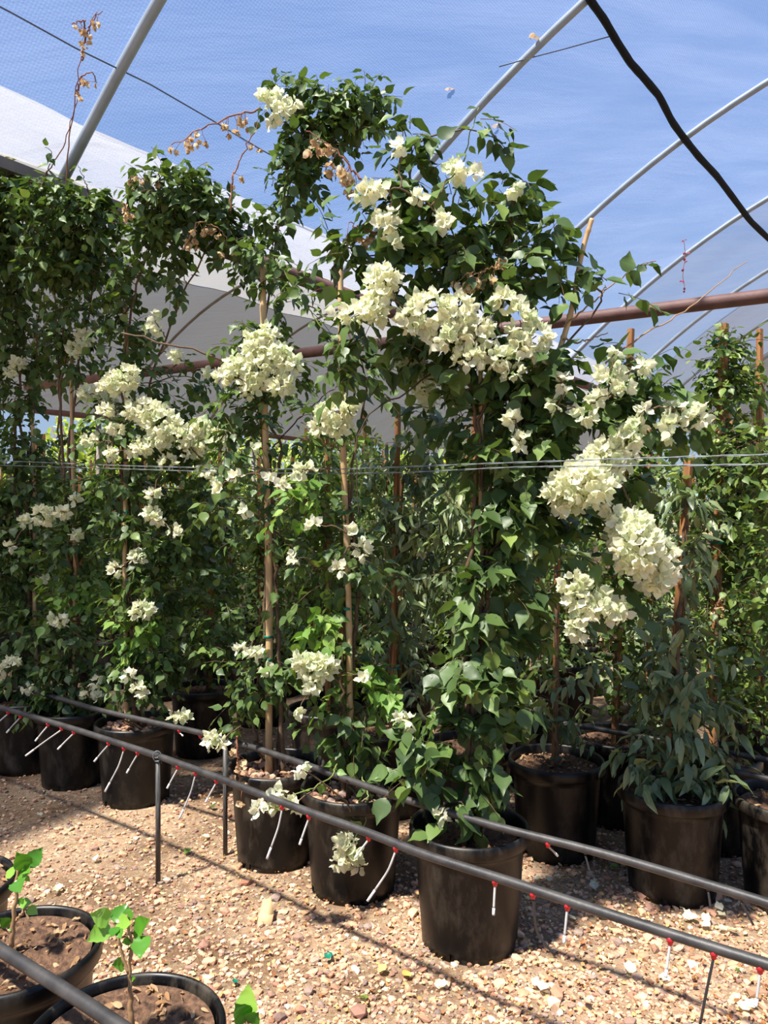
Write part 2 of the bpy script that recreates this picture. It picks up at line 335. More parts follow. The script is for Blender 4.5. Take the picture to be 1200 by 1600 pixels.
def single_leaf(name, mat, p, size, tv, seed, label, cat, group=None, n=1, flat=.3):
    r_ = np.random.default_rng(seed); P = np.repeat(np.array([p]), n, 0)+np.concatenate([r_.normal(0, size*.25, (n, 2)), r_.uniform(0, .008, (n, 1))], 1)
    D = np.concatenate([r_.normal(0, 1, (n, 2)), r_.normal(0, flat*.5, (n, 1))], 1); Nn = np.concatenate([r_.normal(0, flat, (n, 2)), np.ones((n, 1))], 1)
    me = leafmesh(name, mat, tv, LEAF_F, P, D, Nn, np.full(n, size), r_.uniform(.2, 1, n), .05, r_)
    return tag(link(name, me), label, cat, group)
for i, (x, y, k, s) in enumerate([(1080, 1442, 3, .036), (1098, 1450, 2, .036), (1128, 1436, 2, .034), (1130, 1455, 3, .034), (862, 1378, 2, .034), (928, 1392, 3, .034), (835, 1376, 2, .03), (927, 1430, 1, .036),
        (979, 1525, 1, .04), (1046, 1546, 1, .036), (834, 1550, 2, .036), (926, 1575, 1, .04), (1183, 1586, 2, .038), (895, 1444, 1, .03), (1121, 1394, 2, .03), (1143, 1414, 2, .032), (1095, 1480, 1, .034), (1160, 1336, 2, .03), (328, 1314, 1, .034), (65, 1283, 1, .03), (92, 1399, 2, .034), (680, 1545, 2, .034), (357, 1306, 1, .03), (150, 1350, 1, .03)]):
    Z = zh(y, 0)
    single_leaf('fallen_bract', M['bract'], (W(x, y, Z)[0], Z, .018), s*1.15, BRACT_V, 100+i, 'creamy white bract fallen on the gravel below the plants', 'petal', 'fallen white bracts on the gravel', k)
for i, (x, y, lab) in enumerate([(880, 1419, 'magenta bract fallen on shaded gravel beside the large front pot'), (1109, 1362, 'magenta bract fallen beside the pot of grey-green narrow leaves')]):
    Z = zh(y, 0); single_leaf('fallen_bract', M['pink'], (W(x, y, Z)[0], Z, .02), .042, BRACT_V, 140+i, lab, 'petal', None, 2)
for i, (x, y, m_, lab) in enumerate([(1157, 1523, 'leaf_new', 'round green leaf fallen under the end of the front hose'), (287, 1334, 'leaf_new', 'yellow-green leaf fallen beside the short black hose stake'), (574, 1568, 'leaf_new', 'small green leaf lying on open gravel near picture bottom edge'),
        (953, 1364, 'leaf_new', 'green leaf lying between two black pots behind the hose'), (622, 1535, 'fallen_yellow', 'pale yellow leaf fallen on gravel in front of the large pot'), (592, 1529, 'fallen_yellow', 'yellow leaf curled on the gravel near the large front pot'),
        (337, 1268, 'leaf', 'dull green leaf on shaded gravel beside the pale-stone pot')]):
    Z = zh(y, 0); single_leaf('fallen_leaf', M[m_], (W(x, y, Z)[0], Z, .018), .045, LEAF_V, 160+i, lab.replace(' near picture bottom edge', ', the one closest to the camera'), 'leaf')
for i, (x, y, s) in enumerate([(1005, 1402, .032), (1013, 1397, .03), (430, 1405, .03), (1185, 1555, .04), (560, 1585, .035), (780, 1540, .03), (972, 1368, .025), (190, 1390, .026), (319, 1480, .03), (363, 1425, .026), (185, 1357, .022), (870, 1558, .036), (1015, 1420, .03), (644, 1430, .03), (575, 1450, .022)]):
    Z = zh(y, 0)
    o = stones('stone', np.array([[W(x, y, Z)[0], Z, s*.25]]), np.array([s]), np.array([.5]), np.array([[.9, .4, .55, .68][i % 4]]), rng)
    tag(o, 'smooth stone larger than the tan gravel it lies among', 'stone', 'larger stones on the gravel')
Z = zh(1440, 0); c = MB(); x0 = W(415, 1440, Z)[0]
c.add([(x0-.03, Z-.02, .004), (x0+.025, Z-.03, .004), (x0+.03, Z+.02, .02), (x0+.012, Z+.05, .07), (x0-.02, Z+.045, .05), (x0-.028, Z, .014), (x0+.03, Z-.005, .03)], [(0, 1, 6, 5), (5, 6, 2, 3), (5, 3, 4)])
o = c.obj('wood_shard', M['wood_pale']); sm = o.modifiers.new('s', 'SOLIDIFY'); sm.thickness = .01
tag(o, 'pale tan shard of wood standing tilted on the open gravel', 'shard')
Z = zh(1506, 0); single_leaf('plastic_scrap', M['tie'], (W(519, 1506, Z)[0], Z, .018), .03, BRACT_V, 190, 'scrap of green tie tape lying on the open gravel', 'scrap', None, 2)
Z = zh(1543, 0); single_leaf('plastic_scrap', M['tie'], (W(367, 1543, Z)[0], Z, .018), .025, BRACT_V, 191, 'scrap of green tie tape lying beside the seedling pot', 'scrap', None, 1)

# ------------------------------------------------------------------ the hoop house
A = np.array([.562, .827, 0]); C = np.array([.827, -.562, 0]); F0 = np.array([-2.03, 4.07, 0]); HF = 3.4
def arch(u): return .95*u-.098*u*u
def R3(s, u, dz=0):
    return F0+A*s+C*u+np.array([0, 0, HF+arch(abs(u))+dz])
US = 9.69
def roof(name, u0, u1, s0, s1, mat, ns, nu, wr, seed):
    b = bmesh.new(); uvl = b.loops.layers.uv.new('UVMap'); r_ = np.random.default_rng(seed); vs = {}
    ph = r_.uniform(0, 6.28, 8)
    for i in range(ns+1):
        for j in range(nu+1):
            s = s0+(s1-s0)*i/ns; u = u0+(u1-u0)*j/nu
            t = ((s-.35)/2.5) % 1
            dz = .045-.05*math.sin(math.pi*t)+wr*(math.sin(s*2.3+u*.5+ph[0])+math.sin(s*4.1-u*.9+ph[1])*.6+math.sin(s*7.7+u*.35+ph[2])*.5)*math.sin(math.pi*t)
            vs[i, j] = b.verts.new(R3(s, u, dz).tolist())
    for i in range(ns):
        for j in range(nu):
            f = b.faces.new((vs[i, j], vs[i+1, j], vs[i+1, j+1], vs[i, j+1])); f.smooth = True
            for l, (p, q) in zip(f.loops, ((i, j), (i+1, j), (i+1, j+1), (i, j+1))):
                l[uvl].uv = (s0+(s1-s0)*p/ns, u0+(u1-u0)*q/nu)
    me = bpy.data.meshes.new(name); b.to_mesh(me); b.free(); me.materials.append(mat)
    return tag(link(name, me), None, None, kind='structure')
roof('ceiling_shade_mesh', .02, US, -6, 7.9, M['mesh_cloth'], 130, 40, .016, 1)
roof('ceiling_shade_mesh', .02, US, 7.85, 11.2, M['mesh_painted_dim'], 50, 40, .022, 3)
roof('ceiling_shade_mesh', .02, US, 11.15, 15.2, M['mesh_painted_dimmer'], 50, 40, .022, 8)
roof('ceiling_painted_shade_3', .02, US, 15.15, 34, M['cloth_painted_shade_3'], 120, 30, .022, 4)  # mesh panels darken stepwise to imitate the shade gradient along the bay
roof('ceiling_painted_shade_1', -3.8, -1.68, -6, 34, M['cloth_painted_shade_1'], 260, 12, .016, 9)
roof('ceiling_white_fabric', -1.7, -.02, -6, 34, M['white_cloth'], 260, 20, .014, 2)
roof('ceiling_painted_shade_2', -6.4, -3.78, -6, 34, M['cloth_painted_shade_2'], 260, 12, .018, 5)
roof('ceiling_painted_shade_3', -US, -6.38, -6, 34, M['cloth_painted_shade_3'], 260, 12, .02, 6)  # panels of one roof, coloured darker outwards in place of shade
hl = ['grey steel roof hoop rising over the leafy mass at far left', 'grey steel roof hoop crossing behind the tall bougainvillea top', 'grey steel roof hoop passing behind the leaning bamboo cane',
      'thin grey steel roof hoop seen above and below the long brown beam', 'fifth grey roof hoop, mostly hidden behind the beam and vines', 'distant grey roof hoop low behind the staked vine', 'most distant grey roof hoop above the back rows']
hl[0] = 'thickest grey steel roof hoop, rising out of the dark leafy mass'
for k in range(7):
    s = .35+2.5*k if k else .35
    m_ = MB(); m_.tube([R3(s, US*j/40) for j in range(41)], .03, 10)
    tag(m_.obj('roof_hoop', M['hoop']), hl[k], 'roof hoop')
for k in range(1, 5):
    s = .35+2.5*k
    m_ = MB(); m_.tube([R3(s, -US*j/30) for j in range(31)], .025, 8)
    tag(m_.obj('roof_hoop', M['gutter']), 'dull grey hoop under the white roof fabric of the neighbouring bay', 'roof hoop', 'hoops of the neighbouring white bay')
m_ = MB(); m_.tube([R3(s, 0, -.02) for s in (1.6, 5, 12, 25)], .06, 14)
tag(m_.obj('eave_pipe', M['rust']), 'thick rust-brown pipe sloping down behind the leafy tops, between both roofs', 'pipe')
m_ = MB(); m_.box((0, 0, 0), (3.75, .05, .03)); me = m_.mesh('gutter_beam', M['gutter'], False)
o = link('gutter_beam', me, None, R3(-2.1, 0, -.02).tolist(), math.atan2(A[1], A[0])); tag(o, 'dull grey gutter beam at the eave above the dark leafy hedge top', 'beam')
a_, b_ = W(210, 585, 10.5), W(1200, 463, 6.6); d_ = b_-a_; a_[2] = b_[2] = 3.38
m_ = MB(); m_.tube([a_-d_*.3, a_, b_, b_+d_*.6], .062, 14)
tag(m_.obj('tie_beam', M['rust']), 'long rust-brown round beam crossing behind the plants to the far edge', 'beam')
for s in (4.95, 12.5, -3.6):
    p = R3(s, 0); m_ = MB(); m_.tube([(p[0], p[1], 0), (p[0], p[1], HF-.05)], .05, 12)
    tag(m_.obj('roof_post', M['gutter']), 'grey steel post standing under the eave pipe behind the plants', 'post', 'posts under the eave pipe')
# second eave of the neighbouring bay
m_ = MB(); m_.tube([R3(s, -US, -.02) for s in (-4, 4, 15)], .06, 10); tag(m_.obj('eave_pipe', M['rust']), 'distant brown pipe along the far edge of the white roof', 'pipe')
for s in (-1.5, 3, 7.5, 12):
    p = R3(s, -US); m_ = MB(); m_.tube([(p[0], p[1], 0), (p[0], p[1], HF-.05)], .05, 10); tag(m_.obj('roof_post', M['gutter']), 'distant post holding up the far edge of the white roof', 'post', 'posts at the far edge of the white bay')
# black strap lying against the underside of the hoops
def ray_roof(px, py, dz=0):
    lo, hi = 1.0, 30.0; prev = None
    for d in np.linspace(1.0, 30, 1500):
        p = W(px, py, d); q = p-F0; s = q[0]*A[0]+q[1]*A[1]; u = q[0]*C[0]+q[1]*C[1]
        if u > 0 and p[2] > HF+arch(u)+dz: return p
    return W(px, py, 8)
sp_px = [(905, -30), (922, 0), (945, 32), (962, 62), (985, 98), (1003, 118), (1030, 150), (1050, 190), (1068, 215), (1092, 245), (1120, 275), (1150, 315), (1172, 345), (1200, 372), (1230, 400)]
pts = np.array([ray_roof(x, y, -.05) for x, y in sp_px]); 
k = np.array([.25, .5, .25])
for _ in range(0): pts[1:-1] = .25*pts[:-2]+.5*pts[1:-1]+.25*pts[2:]
tt = np.linspace(0, len(pts)-1, 60); pp = np.stack([np.interp(tt, np.arange(len(pts)), pts[:, i]) for i in range(3)], 1)
m_ = MB(); m_.tube(pp, np.linspace(.027, .036, 60)*(1+.03*np.sin(np.arange(60)*1.7)), 8)
tag(m_.obj('roof_strap', M['strap']), 'black strap hanging in loops under the blue mesh roof', 'strap')
def cable(name, px, r_, label, mat='cable', dz=-.02):
    m_ = MB(); m_.tube([ray_roof(x, y, dz) for x, y in px], r_, 6); tag(m_.obj(name, M[mat]), label, 'cable')
cable('roof_cable', [(-40, -15), (0, 10), (118, 75), (235, 132), (330, 187), (412, 236), (470, 268)], .0042, 'thin dark cable slanting under the mesh roof past the thickest hoop')
cable('roof_cable', [(780, 104), (830, 90), (880, 77), (952, 57)], .0045, 'short thin cable running from a hoop to the black strap')

# ------------------------------------------------------------------ pots
def pot_mesh():
    m_ = MB()
    prof = [(.150, .004), (.172, .0), (.174, .03), (.184, .16), (.196, .345), (.199, .368), (.214, .372), (.219, .378), (.219, .410), (.215, .420), (.207, .421), (.203, .412), (.199, .38), (.192, .30), (.186, .24)]
    m_.lathe(prof, 72, skip=lambda i, k: i == 1 and (k % 18) in (3, 4, 5, 6))
    v = [(.168*math.cos(a), .168*math.sin(a), .028) for a in np.linspace(0, 2*math.pi, 36, endpoint=False)]
    m_.add(v, [tuple(range(36))])
    m_.lathe([(.168, .0), (.168, .028)], 36)
    return m_.mesh('pot', M['pot'])
POT = pot_mesh()
def soil_mesh(depth, seed, r=.193, mat='soil', amp=.008):
    r_ = np.random.default_rng(seed); V = [(0, 0, depth+.004)]; fs = []; nr, ns = 14, 60
    for i in range(1, nr+1):
        for k in range(ns):
            a = 2*math.pi*k/ns; V.append((r*i/nr*math.cos(a), r*i/nr*math.sin(a), depth+r_.normal(0, amp)*(i < nr)))
    for k in range(ns): fs.append((0, 1+k, 1+(k+1) % ns))
    for i in range(nr-1):
        for k in range(ns): fs.append((1+i*ns+k, 1+(i+1)*ns+k, 1+(i+1)*ns+(k+1) % ns, 1+i*ns+(k+1) % ns))
    m_ = MB(); m_.add(V, fs); return m_.mesh('soil', M[mat])
SOILS = [soil_mesh(.378, 1), soil_mesh(.368, 2), soil_mesh(.345, 3), soil_mesh(.400, 4, amp=.005)]
SD = (.378, .368, .345, .400)
def mulch(parent, seed, depth=.365, pale=True, n=120):
    r_ = np.random.default_rng(seed); rad = .17*np.sqrt(r_.uniform(0, 1, n)); a = r_.uniform(0, 6.28, n); s = r_.uniform(.01, .026, n)
    P = np.stack([rad*np.cos(a), rad*np.sin(a), depth+s*.3], 1)
    rn = np.where(r_.uniform(0, 1, n) < .75, r_.choice([.55, .9, .68, .2], n), r_.uniform(0, 1, n))
    o = stones('mulch_stones', P, s, r_.uniform(.4, .7, n), rn, r_, parent); o['kind'] = 'stuff'; o['label'] = 'pale stones covering the soil'; return o
def chips(parent, seed, depth=.37, n=90):
    r_ = np.random.default_rng(seed); rad = .18*np.sqrt(r_.uniform(0, 1, n)); a = r_.uniform(0, 6.28, n)
    P = np.stack([rad*np.cos(a), rad*np.sin(a), np.full(n, depth)], 1); D = np.concatenate([r_.normal(0, 1, (n, 2)), r_.normal(0, .2, (n, 1))], 1)
    me = leafmesh('bark_chips', M['dry'], NARROW_V, LEAF_F, P, D, np.concatenate([r_.normal(0, .4, (n, 2)), np.ones((n, 1))], 1), r_.uniform(.015, .04, n), r_.uniform(0, .5, n), .05, r_)
    o = link('bark_chips', me, parent); o['kind'] = 'stuff'; return o

# ------------------------------------------------------------------ plants
def grow_leaves(P0, rng, n, center, rad, size, kind, spread_=1.0, light=.0):
    """n leaves on short twigs inside an ellipsoid; returns leaf arrays and twig polylines"""
    K = 6; nt_ = max(1, int(n/K)); 
    q = rng.normal(0, 1, (nt_, 3)); q = unit(q)*rng.uniform(0, 1, (nt_, 1))**(1/2.4)
    st = center+q*rad*.85
    out = unit(q*rad+1e-6)
    d = unit(out*.7+rng.normal(0, .6, (nt_, 3))+np.array([0, 0, .25]))
    ln = rng.uniform(.07, .17, nt_)*spread_
    tw = []; Ps = []; Ds = []; Ns = []
    for i in range(nt_):
        t = np.linspace(0, 1, 4)[:, None]; line = st[i]+d[i]*ln[i]*t+np.array([0, 0, -.35*ln[i]])*t**2
        tw.append(line)
        tj = (np.arange(K)+rng.uniform(.2, .8))/K; b = st[i]+d[i]*ln[i]*tj[:, None]+np.array([0, 0, -.35*ln[i]])*tj[:, None]**2
        sd = unit(np.cross(d[i], rng.normal(0, 1, 3)))
        sg = np.where(np.arange(K) % 2 == 0, 1, -1)[:, None]
        droop = {'leaf': .75, 'narrow': .8, 'vine': .5}.get(kind, .6)
        ld = sd*sg*.8+d[i]*.45+np.array([0, 0, -droop])+rng.normal(0, .35, (K, 3))
        Ps.append(b+unit(ld)*.012); Ds.append(ld)
        Ns.append(np.array([0, 0, .75])+out[i]*.55+SUN*.35+rng.normal(0, .4, (K, 3)))
    P = np.concatenate(Ps); D = np.concatenate(Ds); Nn = np.concatenate(Ns); m = len(P)
    L = size*rng.uniform(.6, 1.2, m); rn = np.clip(rng.beta(2, 2.2, m)+light, 0, 1)
    return (P, D, Nn, L, rn), tw
def cluster_mesh(name, c, rad, n, rng, size=.038, mat='bract', shell=.55, tint=0):
    q = unit(rng.normal(0, 1, (n, 3))); rr = rng.uniform(shell, 1, (n, 1)); p = c+q*rr*rad
    ax = unit(unit(q*rad)+np.array([0, -.15, .25])+rng.normal(0, .35, (n, 3)))
    ref = unit(np.cross(ax, rng.normal(0, 1, (n, 3)))); ref2 = np.cross(ax, ref)
    Ps, Ds, Ns, Ls, Rs = [], [], [], [], []
    base = rng.uniform(0, 1, n)
    for j in range(3):
        a = 2*math.pi*j/3+rng.normal(0, .15, n); rd = np.cos(a)[:, None]*ref+np.sin(a)[:, None]*ref2
        tl = rng.uniform(.75, 1.25, (n, 1))
        Ps.append(p+rd*size*.06); Ds.append(ax*np.cos(tl)+rd*np.sin(tl)); Ns.append(ax*np.sin(tl)-rd*np.cos(tl))
        Ls.append(size*rng.uniform(.8, 1.15, n)); Rs.append(np.clip(base+rng.normal(0, .12, n)+tint, 0, 1))
    return leafmesh(name, M[mat], BRACT_V, LEAF_F, np.concatenate(Ps), np.concatenate(Ds), np.concatenate(Ns), np.concatenate(Ls), np.concatenate(Rs), .055, rng)
TIE = {}
def tie_mesh(r):
    k = round(r, 4)
    if k not in TIE:
        m_ = MB(); m_.lathe([(r*1.15, -.006), (r*1.3, -.005), (r*1.3, .005), (r*1.15, .006)], 14)
        m_.add([(r*1.2, -.005, -.004), (r*1.2+.022, -.012, -.010), (r*1.2+.024, -.008, .002), (r*1.2, .005, .004)], [(0, 1, 2, 3)])
        TIE[k] = m_.mesh('tie', M['tie'])
    return TIE[k]
def cane(parent, base, top, r, kind, rng, name='stake', ties=()):
    """base, top in local space; kind bamboo / wood; ties = heights 0..1"""
    base = np.asarray(base, float); top = np.asarray(top, float); m_ = MB()
    if kind == 'bamboo':
        t = np.linspace(0, 1, 60); P = base+(top-base)*t[:, None]; rr = np.full(60, r)*np.linspace(1.08, .9, 60)
        rr[::9] *= 1.22
        P[:, 0] += .006*np.sin(t*7+rng.uniform(0, 6)); m_.tube(P, rr, 9)
        o = m_.obj(name, M['bamboo'], parent)
    else:
        P = [base+(top-base)*x for x in (0, .5, 1)]; m_.tube(P, r*1.2, 4); o = m_.obj(name, M['wood'], parent, False)
    for h in ties:
        p = base+(top-base)*h; link('tie', tie_mesh(r*(1 if kind == 'bamboo' else 1.15)), parent, p.tolist(), rng.uniform(0, 6.28))
    return o
def curve_pts(P, n=14, wob=0, rng=None):
    P = np.asarray(P, float); t = np.concatenate([[0], np.cumsum(np.linalg.norm(np.diff(P, axis=0), axis=1))]); x = np.linspace(0, t[-1], n)
    # Catmull-Rom style smoothing through interpolation + averaging
    Q = np.stack([np.interp(x, t, P[:, i]) for i in range(3)], 1)
    for _ in range(2): Q[1:-1] = .25*Q[:-2]+.5*Q[1:-1]+.25*Q[2:]
    if wob: Q[1:-1] += rng.normal(0, wob, (n-2, 3))
    return Q
NAMES = {}
def plant(name, label, cat, px, py, d, blobs, clusters=(), stakes=(), stems=(), group=None, kind='leaf', size=.056, seed=1, soil=0,
          pales=False, chip=False, shoots=(), sprays=(), new=(), nstem=3, top=None, pot=True, dens=1.3, tw_mat='stem', csize=.036, scale=1.0, rim=.42, cdz=-.10, lean=0):
    rng = np.random.default_rng(seed)
    X = (px-600)/F*d; root = empty(name, (X, d, 0), label, cat, group); B = np.array([X, d, 0])
    if pot:
        o = link('pot', POT, root, None, rng.uniform(0, 6.28)); o.scale = (scale, scale, 1)
        link('soil', SOILS[soil], root)
    sd = SD[soil]
    if pales: mulch(root, seed, sd)
    if chip: chips(root, seed, sd+.006)
    for (kd, sx, sy, sdz, ex, ey, edz, r, ties) in stakes:
        b = W(sx, sy, d+sdz)-B; e = W(ex, ey, d+edz)-B
        cane(root, b, e, r, kd, rng, 'stake', ties)
    # main stems from the pot up
    nodes = []; sm = MB()
    for k_, poly in enumerate(stems):
        if lean: poly = [(x, y, z-(lean*(560-y)/260 if y < 560 else 0)) for x, y, z in poly]
        pts_ = [np.array([rng.normal(0, .03), rng.normal(0, .03), sd-.01])]+[W(x, y, d+z)-B for x, y, z in poly]
        Q = curve_pts(pts_, 10+6*len(poly), .006, rng); sm.tube(Q, np.linspace(.013, .0045, len(Q))*rng.uniform(.75, 1.1), 7); nodes += list(Q[2:])
    if not nodes: nodes = [np.array([0, 0, sd])]
    targets = []; leaves = {kind: [], 'new': []}; twl = []
    for bl in blobs:
        cx, cy, rx, ry, dn = bl[:5]; dz = bl[5] if len(bl) > 5 else 0
        if lean and cy < 560: dz -= lean*(560-cy)/260
        c = W(cx, cy, d+dz)-B; rX, rZ = rx*(d+dz)/F, ry*(d+dz)/F; rY = .5*(min(rX, rZ)+max(rX, rZ)*.6)
        n_ = int(2500*dn*dens*math.pi*rX*rZ*(.056/size)**2)+6
        isnew = len(bl) > 6
        lv, tw = grow_leaves(None, rng, n_, c, np.array([rX, rY, rZ]), size*(1.05 if isnew else 1), kind, 1.0, .1 if isnew else 0)
        (leaves['new'] if isnew else leaves[kind]).append(lv); twl += tw; targets.append((c, .8))
    cl = []
    for c_ in clusters:
        cx, cy, rx, ry = c_[:4]; dz = c_[4] if len(c_) > 4 else cdz
        D_ = d+dz; c = W(cx, cy, D_)-B; rX, rZ = rx*D_/F, ry*D_/F; e = 12*2.9/D_
        n_ = max(3, int(4.6*rx*ry/e/e)); cl.append((c, np.array([max(.012, rX-.014), max(.012, .7*(rX+rZ)/2-.01), max(.012, rZ-.014)]), n_)); targets.append((c, .5))
    targets.sort(key=lambda t: min(np.linalg.norm(t[0]-q) for q in nodes))
    for c, rs in targets:
        A_ = np.array(nodes); dd = np.linalg.norm(A_-c, axis=1)+np.maximum(0, A_[:, 2]-c[2])*.8; q = A_[dd.argmin()]
        L_ = np.linalg.norm(c-q)
        if L_ < .03: continue
        mid = .5*(c+q)+np.array([rng.normal(0, .08*L_), rng.normal(0, .08*L_), .12*L_]); Q = curve_pts([q, mid, c], 8, .004, rng)
        sm.tube(Q, np.linspace(.0052, .0026, 8)*min(1.3, .6+L_*1.2), 5); nodes += list(Q[3:])
    for tw in twl: sm.tube(tw, np.linspace(.0018, .0009, 4), 3, False)
    if sm.n: sm.obj('stem', M[tw_mat], root)
    tv = NARROW_V if kind == 'narrow' else LEAF_V
    for k_, nm, mt in ((kind, 'foliage', M[kind]), ('new', 'young_foliage', M['leaf_new'])):
        if leaves[k_]:
            arr = [np.concatenate(x) for x in zip(*leaves[k_])]
            link(nm, leafmesh(nm, mt, tv, LEAF_F, *arr, .03, rng), root)
    for c, rad, n_ in cl: link('flower_cluster', cluster_mesh('flower_cluster', c, rad, n_, rng, csize), root)
    for s_ in shoots:                     # single long shoots with leaves along them: (points px, leaf size, n leaves, material)
        pts_, ls, nl, mt, lm = s_
        Q = curve_pts([W(x, y, d+z)-B for x, y, z in pts_], 24, .003, rng); mm = MB(); mm.tube(Q, np.linspace(.004, .0016, 24), 6); so_ = mm.obj('shoot', M[mt], root)
        if nl:
            ii = np.linspace(4, 23, nl).astype(int); Pp = Q[ii]; T_ = np.gradient(Q, axis=0)[ii]; sdv = unit(np.cross(T_, np.array([0, 1., .3])))*np.where(np.arange(nl) % 2 == 0, 1, -1)[:, None]
            Dd = sdv+np.array([0, -.2, -.45])+rng.normal(0, .25, (nl, 3)); Nv = np.array([0, -.5, .7])+rng.normal(0, .35, (nl, 3))
            link('leaves', leafmesh('leaves', M[lm], LEAF_V, LEAF_F, Pp+unit(Dd)*.01, Dd, Nv, ls*rng.uniform(.7, 1.15, nl), rng.uniform(.2, 1, nl), .03, rng), so_)
    for s_ in sprays:                     # dried flower sprays: (points px, n, drop, size)
        pts_, n_, sz_, mt = s_
        Q = curve_pts([W(x, y, d+z)-B for x, y, z in pts_], 24, .004, rng); mm = MB(); mm.tube(Q, np.linspace(.0045, .002, 24), 6)
        Ps = []
        for i in range(n_):
            q = Q[int(rng.uniform(3, 23.9))]; e = q+np.array([rng.normal(0, .02), rng.normal(0, .02), -rng.uniform(.015, .06)]); mm.tube([q, (q+e)/2+rng.normal(0, .003, 3), e], .0011, 4); Ps.append(e)
        so_ = mm.obj('dried_flower_spray', M[mt], root)
        if n_:
            Ps = np.repeat(np.array(Ps), 4, 0); k4 = len(Ps); Dd = np.array([0, 0, -1.])+rng.normal(0, .5, (k4, 3)); Nv = rng.normal(0, 1, (k4, 3))
            link('dry_bracts', leafmesh('dry_bracts', M['dry'], BRACT_V, LEAF_F, Ps, Dd, Nv, sz_*rng.uniform(.7, 1.1, k4), rng.uniform(.2, 1, k4), .12, rng), so_)
    return root

exec_specs = []
